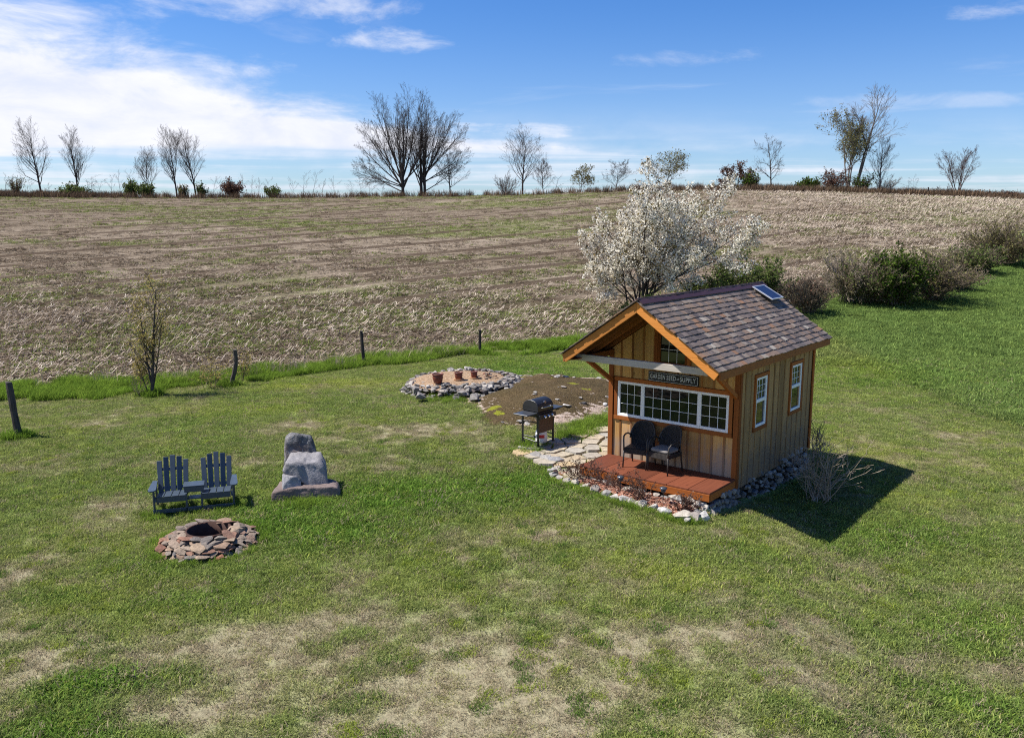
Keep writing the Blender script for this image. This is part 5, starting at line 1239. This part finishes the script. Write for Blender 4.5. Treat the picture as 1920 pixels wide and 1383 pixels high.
for k, (px, top) in enumerate(saps):
    sec = 0 if px < 300 else (1 if px < 800 else 2); rank = sum(1 for q in saps if q[0] < px and (0 if q[0] < 300 else (1 if q[0] < 800 else 2)) == sec)
    where = ('from the far left end of the ridge', 'in the row left of the big maples', 'counting right from the big maples')[sec]
    ridge_tree(px, top, 14 + (k * 7) % 12, 60 + k, '%s thin bare sapling %s' % (ORD[rank], where), 'thin', 370 if px < 600 else (364 if px < 1200 else 354), 'bark_grey', None, RD + .5, 'bare_sapling', .008)['group'] = 'thin saplings along the ridge'
for px, label in ((1668, 'tiny dark fence post right of the ridge clump'), (1740, 'tiny dark fence post left of the rightmost ridge tree')):
    p = ridge(px, 113); t = thing('fence_post', label, 'fence post', p); m = MB(); m.tube([(0, 0, 0), (.02, 0, 1.3)], [.09, .08], 8); m.build('shaft', MATS['post_wood'], t)

# blossoming tree behind the cabin
bp = hit(1200, 590); bp = Vector((bp.x, bp.y, T(bp.x, bp.y)))
BD = bp.y
r = np.random.default_rng(77)
st = [((r.normal() * .25, r.normal() * .2, 0), (.38 * math.cos(i * 2.4) * (.4 + .9 * r.random()) + .12, .35 * math.sin(i * 2.4), 1), 5.4 * (.75 + .4 * r.random()), .06 * (.7 + .6 * r.random())) for i in range(11)]
st += [((.2, 0, .8), (1.1, .0, .75), 5.2, .06), ((.3, .2, 1.2), (1.25, -.2, .55), 5.0, .05), ((-.2, 0, .6), (-.75, .1, .9), 3.6, .045), ((.2, 0, 1.5), (.85, .3, .9), 5.4, .05), ((-.1, -.1, .4), (-.6, -.3, .55), 3.0, .04), ((.1, 0, .6), (.5, -.6, .6), 3.4, .04)]
a = grow(77, st, [(11, .22, .62, .42), (6, .15, .65, .42), (4, .2, .6, .5)], .10, .03)
Hb = 262 * BD / F_PX; a = fit(a, Hb * 1.03, 305 * BD / F_PX)
t = tree('blossom_tree', 'broad many stemmed tree covered in white blossom behind the cabin', 'tree', bp, a, 'bark_dark', .008, ('blossom', 'blossom', 46000, .036, .075, 2), k0=7)
s = a[a[:, 8] >= 2]; i = r.integers(0, len(s), 5000); f = r.random((5000, 1)); p = s[i, :3] * (1 - f) + s[i, 3:6] * f + r.normal(size=(5000, 3)) * .07
v, q, rn = leaf_quads(p, .045, r); link('young_leaves', fastmesh('young_leaves', v, q, MATS['bronze_leaf'], rn), t)

# hedgerow on the right
for px, py, top, wd, seed, label, bk, lv, n in (
        (1228, 606, 560, 90, 80, 'low green undergrowth at the foot of the blossoming tree', 'twig_brown', ('leaves', 'bush_leaf', 4420, .05, .1, 1), 24),
        (1405, 568, 484, 110, 81, 'leafy green bush behind the solar panel', 'twig_brown', ('leaves', 'bush_leaf', 8840, .05, .1, 1), 30),
        (1340, 575, 520, 90, 82, 'low green bush between the blossoming tree and the solar panel', 'twig_brown', ('leaves', 'bush_leaf', 5100, .05, .1, 1), 24),
        (1515, 590, 525, 80, 83, 'dark brown leafless bush just right of the cabin roof', 'twig_brown', ('leaves', 'red_bud', 800, .04, .08, 1), 46),
        (1590, 568, 480, 100, 84, 'tall wispy grey bush left of the dark green shrub', 'twig_pale', ('leaves', 'olive_bud', 1190, .04, .08, 1), 40),
        (1672, 574, 482, 86, 85, 'dense dark green shrub in the middle of the hedgerow', 'twig_brown', ('leaves', 'dark_leaf', 8500, .055, .09, 1), 40),
        (1628, 570, 490, 90, 86, 'olive twiggy bush against the dark green shrub', 'twig_brown', ('leaves', 'bush_leaf', 3060, .045, .09, 1), 40),
        (1745, 565, 478, 120, 87, 'broad brown twiggy bush right of the dark green shrub', 'twig_brown', ('leaves', 'olive_bud', 2550, .045, .1, 1), 60),
        (1790, 545, 500, 80, 89, 'low purplish bramble at the right foot of the broad brown bush', 'twig_brown', ('leaves', 'red_bud', 600, .045, .1, 1), 40),
        (1832, 513, 465, 80, 88, 'small olive bush near the right end of the hedgerow', 'twig_brown', ('leaves', 'bush_leaf', 3230, .05, .1, 1), 40),
        (1878, 498, 418, 96, 90, 'tall dark rounded bush at the right edge of the hedgerow', 'twig_brown', ('leaves', 'olive_bud', 4420, .05, .1, 1), 60)):
    p = hit(px, py); h = (py - top) * p.y / F_PX * 1.12; bush('bush', label, p, h, wd * 1.15 * p.y / F_PX, seed, bk, lv, n, .010, dens=(9, 6))
# young tree and shrubs on the fence line
p = hit(285, 742); H_ = (742 - 505) * p.y / F_PX
a = grow(91, [((0, 0, 0), (.05, 0, 1), 5, .06), ((.05, 0, .3), (-.12, .05, 1), 3.8, .035), ((0, .05, .1), (.22, .05, 1), 3.4, .03), ((-.1, 0, 0), (-.3, 0, 1), 1.6, .02)], [(15, .2, .5, .34), (5, .2, .6, .45), (2, .2, .5, .5)], .07, .08); a = fit(a, H_, 84 * p.y / F_PX)
tree('young_tree', 'slender young tree with yellow buds on the left fence line', 'tree', p, a, 'bark_dark', .0032, ('buds', 'yellow_bud', 3000, .020, .08, 1), k0=7)
bush('shrub', 'thin yellow budding shrub left of the crooked post', hit(398, 728), .085 * 23.5 * .5, 1.1, 92, 'twig_brown', ('buds', 'yellow_bud', 420, .022, .05, 1), 8, .004, 'shrub', (5, 3), spread=.6, rad=.01)
bush('shrub', 'thin yellow budding shrub right behind the crooked post', hit(450, 716), 1.25, .7, 93, 'twig_brown', ('buds', 'yellow_bud', 260, .022, .05, 1), 6, .004, 'shrub', (5, 3), spread=.5, rad=.01)
bush('shrub', 'tangle of thin stems at the foot of the young tree', hit(262, 745), .9, .7, 94, 'twig_brown', None, 8, .004, 'shrub', (4, 2), spread=.5, rad=.008)
# bare shrub in the cabin's shadow
p = hit(1536, 940)
bush('bare_shrub', 'pale leafless shrub in the shadow beside the cabin', p, 1.42, 1.75, 95, 'twig_pale', None, 30, .0042, 'shrub', (4, 2), spread=.55, rad=.012)
bush('bare_shrub', 'thin dark upright twigs at the back corner of the cabin', hit(1526, 872), 1.15, .55, 96, 'twig_brown', None, 6, .005, 'shrub', (5, 3), spread=.25, rad=.01)
# dry shrubs in the bed
for px, py, h, wd, sd, label in ((1082, 900, .62, .95, 97, 'dry brown shrub at the left end of the garden bed'), (1132, 915, .66, 1.0, 98, 'dry brown shrub overlapping the left deck edge'), (1207, 938, .60, .85, 99, 'dry brown shrub in front of the deck middle'), (1283, 960, .48, .65, 100, 'small dry brown shrub near the white corner stone')):
    bush('dry_shrub', label, hit(px, py), h * .82, wd * .85, sd, 'bark_red', ('withered_leaves', 'red_bud', 260, .014, .03, 1), 13, .004, 'shrub', (5, 3), 'dry shrubs in the garden bed', rad=.008)

# ------------------------------------------------------------------ grass, stubble and litter (instanced ground cover)
def blade_patch(name, n, radius, h0, h1, wd, bend, seed, mat, lean=(0, 0)):
    r = np.random.default_rng(seed); ang = r.random(n) * 6.283; rad = radius * np.sqrt(r.random(n)); x, y = rad * np.cos(ang), rad * np.sin(ang); h = h0 + (h1 - h0) * r.random(n); az = r.random(n) * 6.283
    bx, by = np.cos(az) * bend * h + lean[0] * h, np.sin(az) * bend * h + lean[1] * h; px_, py_ = -np.sin(az) * wd / 2, np.cos(az) * wd / 2; z = np.zeros(n)
    v = np.stack([np.stack([x - px_, y - py_, z - .01], 1), np.stack([x + px_, y + py_, z - .01], 1), np.stack([x + bx * .35 + px_ * .8, y + by * .35 + py_ * .8, h * .62], 1), np.stack([x + bx * .35 - px_ * .8, y + by * .35 - py_ * .8, h * .62], 1), np.stack([x + bx, y + by, h], 1)], 1).reshape(-1, 3)
    o5 = np.arange(n)[:, None] * 5; q = np.concatenate([o5 + np.array([[0, 1, 2]]), o5 + np.array([[0, 2, 3]]), o5 + np.array([[3, 2, 4]])])
    return bpy.data.objects.new(name, fastmesh(name, v, q, MATS[mat], np.repeat(r.random(n), 5)))
def scatter(name, protos, pos, rot, scl, tint, label, cat):
    col = bpy.data.collections.new(name + '_kinds'); [col.objects.link(o) for o in protos]
    n = len(pos); me = bpy.data.meshes.new(name); me.vertices.add(n); me.vertices.foreach_set('co', pos.astype(np.float32).ravel())
    def attr(nm, ty, key, arr): a = me.attributes.new(nm, ty, 'POINT'); a.data.foreach_set(key, np.ascontiguousarray(arr.ravel()))
    attr('rot', 'FLOAT_VECTOR', 'vector', rot.astype(np.float32)); attr('scl', 'FLOAT', 'value', scl.astype(np.float32)); attr('kind_i', 'INT', 'value', rng.integers(0, len(protos), n).astype(np.int32))
    attr('tint', 'FLOAT_COLOR', 'color', np.concatenate([tint, np.ones((n, 1))], 1).astype(np.float32))
    o = link(name, me); ng = bpy.data.node_groups.new(name, 'GeometryNodeTree'); ng.interface.new_socket('Geometry', in_out='INPUT', socket_type='NodeSocketGeometry'); ng.interface.new_socket('Geometry', in_out='OUTPUT', socket_type='NodeSocketGeometry')
    N = ng.nodes; L = ng.links; gi = N.new('NodeGroupInput'); go = N.new('NodeGroupOutput'); ip = N.new('GeometryNodeInstanceOnPoints'); ci = N.new('GeometryNodeCollectionInfo'); ci.inputs[0].default_value = col; ci.inputs[1].default_value = True; ci.inputs[2].default_value = True
    def na(nm, ty): k = N.new('GeometryNodeInputNamedAttribute'); k.data_type = ty; k.inputs[0].default_value = nm; return k.outputs[0]
    er = N.new('FunctionNodeEulerToRotation'); L.new(na('rot', 'FLOAT_VECTOR'), er.inputs[0])
    L.new(gi.outputs[0], ip.inputs['Points']); L.new(ci.outputs[0], ip.inputs['Instance']); ip.inputs['Pick Instance'].default_value = True; L.new(na('kind_i', 'INT'), ip.inputs['Instance Index']); L.new(er.outputs[0], ip.inputs['Rotation']); L.new(na('scl', 'FLOAT'), ip.inputs['Scale']); L.new(ip.outputs[0], go.inputs[0])
    md = o.modifiers.new('scatter', 'NODES'); md.node_group = ng; return tag(o, label, cat, kind='stuff')
def in_view(x, y, margin=1.0): return np.abs(x) < 0.64 * y + 4.0 + margin
def slope_rot(n, r, amt=.12): return np.stack([r.normal(size=n) * amt, r.normal(size=n) * amt, r.random(n) * 6.283], 1)
def excluded(x, y):
    """footprints where no lawn grows"""
    lx = (x - CO.x) * math.cos(-YAW) + (y - CO.y) * math.sin(-YAW); ly = -(x - CO.x) * math.sin(-YAW) + (y - CO.y) * math.cos(-YAW)
    e = (lx > -W_ - .05) & (lx < .1) & (ly > -DD - .0) & (ly < L_ + .05)
    e |= np.hypot(x - fc.x, y - fc.y) < .80; e |= np.hypot(x - rc.x, y - rc.y) < 1.72; e |= out_d(x, y) + .35 * (fbm(x, y, .5, 611, 3) - .5) < .86
    def poly_in(pl):
        r = np.zeros(len(x), bool); j = len(pl) - 1
        for i in range(len(pl)):
            (xi, yi), (xj, yj) = pl[i], pl[j]; r ^= ((yi > y) != (yj > y)) & (x < (xj - xi) * (y - yi) / (yj - yi + 1e-9) + xi); j = i
        return r
    e |= poly_in(pp) & (rng.random(len(x)) > .03); e |= poly_in([(p.x, p.y) for p in edge_pts] + [(p.x, p.y) for p in inner[::-1]])
    return e
def pts_area(n, y0, y1, power=1.0):
    """random spots, thinning out with distance"""
    y = y0 + (y1 - y0) * rng.random(n) ** power; x = (rng.random(n) * 2 - 1) * (0.64 * y + 4.5); return x, y
LB = [blade_patch('lawn_blades', 46, .15, .010, .040, .0085, 1.5, 700 + k, 'grass_blade') for k in range(6)]
x, y = pts_area(190000, 6.6, 34.0); keep = rng.random(len(x)) < np.minimum(1, (.64 * y + 4.5) / 17.0); x, y = x[keep], y[keep]
keep = (y < field_edge(x) + .3) & ~excluded(x, y); x, y = x[keep], y[keep]
dry, lush, yel, mead = lawn_state(x, y); keep = rng.random(len(x)) > .45 * dry; x, y, dry, lush, mead = x[keep], y[keep], dry[keep], lush[keep], mead[keep]
tint = lawn_tint(x, y) * (.62 + .76 * rng.random((len(x), 1))); tint = tint + (C_D * 1.1 - tint) * (rng.random((len(x), 1)) < (.10 + .35 * dry)[:, None]) * .8; tint = tint + (C_Y * 1.15 - tint) * (rng.random((len(x), 1)) < .10) * .6
scl = (.75 + .5 * rng.random(len(x))) * (1 + .55 * lush + 1.2 * mead - .35 * dry); scatter('lawn_grass', LB, np.stack([x, y, terrain(x, y)], 1), slope_rot(len(x), rng), scl, tint, 'short mown grass covering the lawn', 'grass')
# farther lawn and meadow
MBp = [blade_patch('meadow_blades', 60, .35, .04, .12, .018, 1.2, 720 + k, 'grass_blade') for k in range(5)]
y = 20 + 48 * rng.random(90000) ** .9; x = 4 + 44 * rng.random(90000); keep = (y < field_edge(x) + .2) & in_view(x, y, 0) & ~excluded(x, y) & ((meadow(x, y) > rng.random(len(x)) * .8) | (y > 33)); x, y = x[keep], y[keep]
tint = lawn_tint(x, y) * (.62 + .76 * rng.random((len(x), 1))); scatter('meadow_grass', MBp, np.stack([x, y, terrain(x, y)], 1), slope_rot(len(x), rng), .7 + .7 * rng.random(len(x)), tint, 'longer blue green grass on the right side of the lawn', 'grass')
# tall grass along the fence line and around posts, stones and the base of things
TG = [blade_patch('tall_blades', 40, .16, .08, .26, .011, .9, 740 + k, 'grass_blade') for k in range(5)]
x = -24 + 36 * rng.random(15000); e = field_edge(x); wdt = np.interp(x, [-20, -12, -6, -3, 2, 8], [2.9, 2.6, 2.0, 2.0, 2.3, 1.6]); y = e - wdt * (.45 + 1.1 * fbm(x, 0 * x, 1.7, 645, 3)) * (rng.random(len(x)) ** 1.2) + .3; keep = (fbm(x, y, 1.3, 641, 3) + .25 * rng.random(len(x)) > .47) & in_view(x, y) & ~excluded(x, y); x, y = x[keep], y[keep]
X, Y = [x], [y]; scl = [(.35 + .6 * rng.random(len(x)) + 1.1 * (fbm(x, y, .9, 643, 2) - .35))]
def skirt(cx_, cy_, r0, r1, n, s0=.35, s1=.7):
    a = rng.random(n) * 6.283; r_ = r0 + (r1 - r0) * rng.random(n); X.append(cx_ + r_ * np.cos(a)); Y.append(cy_ + r_ * np.sin(a)); scl.append(s0 + (s1 - s0) * rng.random(n))
skirt(fc.x, fc.y, .82, 1.0, 120, .3, .55); skirt(bc.x + .05, bc.y - .28, .1, .55, 90, .4, .75); skirt(rc.x - .3, rc.y - 1.85, 0, .8, 110, .35, .7); skirt(gp.x - .2, gp.y + .1, .05, .5, 60, .4, .8); skirt(pa.x, pa.y, .02, .3, 30, .3, .6); skirt(pb.x, pb.y, .02, .3, 30, .3, .6); skirt(adm.x, adm.y + .2, .1, .8, 70, .3, .55)
for p in edge_pts: skirt(p.x - .12, p.y - .17, 0, .14, 9, .3, .6)
for px, py in ((1105, 800), (1090, 812), (1130, 790), (1075, 818)): c = hit(px, py); skirt(c.x, c.y, 0, .5, 60, .4, .8)
for px, py in ((36, 820), (431, 724), (683, 684), (900, 664), (285, 742)): c = hit(px, py); skirt(c.x, c.y, .05, .35, 40, .7, 1.2)
x, y, s_ = np.concatenate(X), np.concatenate(Y), np.concatenate(scl); tint = C_L[None] * np.array([[1.2, 1.1, .9]]) * (.7 + .6 * rng.random((len(x), 1))); tint = tint + (C_Y - tint) * (.5 * fbm(x, y, 2.0, 661, 2) * rng.random(len(x)))[:, None]
scatter('tall_grass', TG, np.stack([x, y, terrain(x, y)], 1), slope_rot(len(x), rng), s_, tint, 'lush tall grass along the fence line and around stones', 'grass')
DS = [blade_patch('dry_stem_blades', 9, .14, .25, .62, .006, .35, 790 + k, 'straw') for k in range(4)]
x = -24 + 38 * rng.random(1500); y = field_edge(x) - 1.6 * rng.random(len(x)) + .3; keep = (fbm(x, y, 1.1, 647, 2) > .5) & in_view(x, y) & ~excluded(x, y); x, y = x[keep], y[keep]
scatter('dry_stems', DS, np.stack([x, y, terrain(x, y)], 1), slope_rot(len(x), rng, .3), .5 + .8 * rng.random(len(x)), np.array([[.42, .34, .24]]) * (.6 + .7 * rng.random((len(x), 1))), 'dry pale stems standing in the fence line grass', 'weeds')
# bright tufts and clover on the lawn
tx, ty = pts_area(1100, 7.5, 22); keep = ~excluded(tx, ty) & (fbm(tx, ty, 3.0, 671, 2) > .42); tx, ty = tx[keep], ty[keep]; k = 7; x = np.repeat(tx, k) + rng.normal(size=len(tx) * k) * np.repeat(.02 + .09 * rng.random(len(tx)) ** 3, k); y = np.repeat(ty, k) + rng.normal(size=len(ty) * k) * .05
tint = np.repeat(np.where(rng.random((len(tx), 1)) < .55, [[.22, .28, .045]], [[.10, .17, .035]]), k, 0) * (.8 + .4 * rng.random((len(x), 1))); scatter('lawn_tufts', LB, np.stack([x, y, terrain(x, y) + .005], 1), slope_rot(len(x), rng, .2), .5 + .6 * rng.random(len(x)), tint, 'bright green tufts dotted over the lawn', 'grass')
# corn stubble in rows: stalks cut and pushed over to the right
def stalk_proto(name, seed):
    r = random.Random(seed); m = MB(); n = r.choice([1, 1, 1, 2])
    for _ in range(n):
        b = Vector((r.uniform(-.10, .10), r.uniform(-.02, .02), -.02)); L = r.uniform(.15, .40); d = Vector((r.gauss(.66, .15), r.gauss(.10, .15), r.gauss(.66, .15))).normalized(); e = b + d * L; m.tube([b, b.lerp(e, .5) + Vector((0, 0, r.uniform(-.01, .015))), e], [.0115, .011, .010], 4, .35 + .65 * r.random())
        if r.random() < .7:
            q = b.lerp(e, r.uniform(.3, .8)); w_ = Vector((r.gauss(.3, .5), r.gauss(0, .5), r.uniform(-.4, .3))).normalized() * r.uniform(.12, .3); s_ = Vector((-w_.y, w_.x, 0)).normalized() * .014; m.add([tuple(q - s_), tuple(q + s_), tuple(q + w_ + s_ * .4), tuple(q + w_ - s_ * .4)], [(0, 1, 2, 3)], r.random())
    for _ in range(r.randrange(2, 5)):
        c = Vector((r.uniform(-.25, .25), r.uniform(-.3, .3), .012)); a = r.gauss(.3, .7); L = r.uniform(.08, .28); u = Vector((math.cos(a), math.sin(a), r.uniform(-.05, .08))) * L; s_ = Vector((-math.sin(a), math.cos(a), r.uniform(-.3, .3))) * r.uniform(.008, .022); m.add([tuple(c - u / 2 - s_), tuple(c - u / 2 + s_), tuple(c + u / 2 + s_ * .6), tuple(c + u / 2 - s_ * .6)], [(0, 1, 2, 3)], r.random())
    return bpy.data.objects.new(name, m.mesh(name, MATS['straw']))
SP_ = [stalk_proto('stubble_clump', 800 + k) for k in range(14)]
RA = R(36); ur, vr = np.array([math.cos(RA), math.sin(RA)]), np.array([-math.sin(RA), math.cos(RA)])
rowi = np.arange(-90, 210); posr = []
for rw in rowi:
    s_ = np.arange(-60, 190, .21); s_ = s_ + rng.uniform(-.07, .07, len(s_)); o_ = rw * .76 + rng.normal(size=len(s_)) * .035; posr.append(ur[None] * s_[:, None] + vr[None] * o_[:, None])
P = np.concatenate(posr); x, y = P[:, 0], P[:, 1]
def in_track(x, y): t = ((math.cos(RA) * y - math.sin(RA) * x) / 4.56) % 1.0; return ((t < .14) | (t > .86)) & (y > 44) & (x < 25)
keep = in_view(x, y, 0) & (y > field_edge(x) + .1) & (y < 128) & ~(in_track(x, y) & (rng.random(len(x)) < .85)); x, y = x[keep], y[keep]
dens = fbm(x, y, 7.0, 681, 3) + .3 * (fbm(x * .2, y, 2.0, 691, 2) - .5); k_ = .92 - .42 * sstep(42, 75, y) * sstep(35, -5, x); keep = rng.random(len(x)) < np.clip(k_ * (.45 + .85 * dens), 0, 1); x, y = x[keep], y[keep]
pale = np.array([.72, .63, .52]); brown = np.array([.31, .25, .185]); mixv = np.clip(.22 + 1.2 * (fbm(x, y, 9.0, 701, 3) - .5) + .95 * rng.random(len(x)) ** 1.3 - .45 * sstep(40, 85, y) * sstep(40, -10, x) + .02 * sstep(5, 35, x), 0, 1)[:, None]; tint = brown + (pale - brown) * mixv
rot = np.stack([rng.normal(size=len(x)) * .10, rng.normal(size=len(x)) * .10, rng.normal(size=len(x)) * .2], 1)
scatter('corn_stubble', SP_, np.stack([x, y, terrain(x, y)], 1), rot, (.8 + .5 * rng.random(len(x))) * (1 - .5 * sstep(40, 58, y) * sstep(28, 8, x)), tint, 'pale cut corn stalks lying over in rows on the field', 'stubble')
# litter and weeds between the rows
def litter_proto(name, seed):
    r = np.random.default_rng(seed); n = 34; c = (r.random((n, 2)) - .5) * 1.1; a = r.normal(size=n) * .9 + .3; L = .04 + .14 * r.random(n); wd = .004 + .012 * r.random(n); u = np.stack([np.cos(a) * L, np.sin(a) * L, r.normal(size=n) * .02], 1); s_ = np.stack([-np.sin(a) * wd, np.cos(a) * wd, r.normal(size=n) * .006], 1); p = np.concatenate([c, .01 + .03 * r.random((n, 1))], 1)
    v = np.stack([p - u - s_, p - u + s_, p + u + s_ * .7, p + u - s_ * .7], 1).reshape(-1, 3); return bpy.data.objects.new(name, fastmesh(name, v, np.arange(4 * n).reshape(-1, 4), MATS['straw'], np.repeat(r.random(n), 4)))
LP = [litter_proto('litter_patch', 900 + k) for k in range(6)]
y = 18 + 104 * rng.random(36000) ** 1.25; x = (rng.random(36000) * 2 - 1) * (.64 * y + 4); keep = (y > field_edge(x) - .1) & ~in_track(x, y) & (rng.random(36000) < 1 - .7 * sstep(45, 80, y) * sstep(30, 0, x)); x, y = x[keep], y[keep]; mixv = np.clip(rng.random(len(x)) * .9, 0, 1)[:, None]; tint = np.array([.15, .115, .08]) + (np.array([.46, .38, .30]) - np.array([.15, .115, .08])) * mixv ** 3
scatter('corn_litter', LP, np.stack([x, y, terrain(x, y)], 1), slope_rot(len(x), rng, .05), .8 + .6 * rng.random(len(x)), tint, 'chopped corn leaves littering the field', 'litter')
WP = [blade_patch('weed_blades', 26, .30, .03, .10, .022, .8, 760 + k, 'grass_blade') for k in range(4)]
y = 24 + 98 * rng.random(60000) ** 1.1; x = (rng.random(60000) * 2 - 1) * (.64 * y + 4); u = math.cos(RA) * y - math.sin(RA) * x; dn = fbm(x * .35, y, 5.0, 331, 4) + .35 * (fbm(x * 0.06, u, 3.2, 361, 3) - .5) - .12 * sstep(30, 24, y); keep = (y > field_edge(x)) & ~in_track(x, y) & (dn + .12 * rng.normal(size=len(x)) + .06 * sstep(80, 110, y) > .55); x, y = x[keep], y[keep]
tint = np.array([[.17, .21, .06]]) * (.7 + .7 * rng.random((len(x), 1))); scatter('field_weeds', WP, np.stack([x, y, terrain(x, y)], 1), slope_rot(len(x), rng), .7 + .8 * rng.random(len(x)), tint, 'green weeds growing in bands across the field', 'weeds')
# dry weeds along the crest
DG = [blade_patch('dry_weed_blades', 40, .5, .25, .8, .03, .45, 780 + k, 'straw') for k in range(4)]
n = 5200; x = (rng.random(n) * 2 - 1) * 84; y = 112 + 9 * rng.random(n); wgt = np.interp(x, [-84, -60, -52, 8, 30, 46, 84], [.9, .8, .18, .10, .5, 1.0, 1.0]); keep = rng.random(n) < wgt; x, y = x[keep], y[keep]
tint = np.array([[.15, .105, .07]]) * (.6 + .8 * rng.random((len(x), 1))); scatter('ridge_weeds', DG, np.stack([x, y, terrain(x, y)], 1), slope_rot(len(x), rng), .7 + .8 * rng.random(len(x)), tint, 'dry brown weeds along the crest of the field', 'weeds')
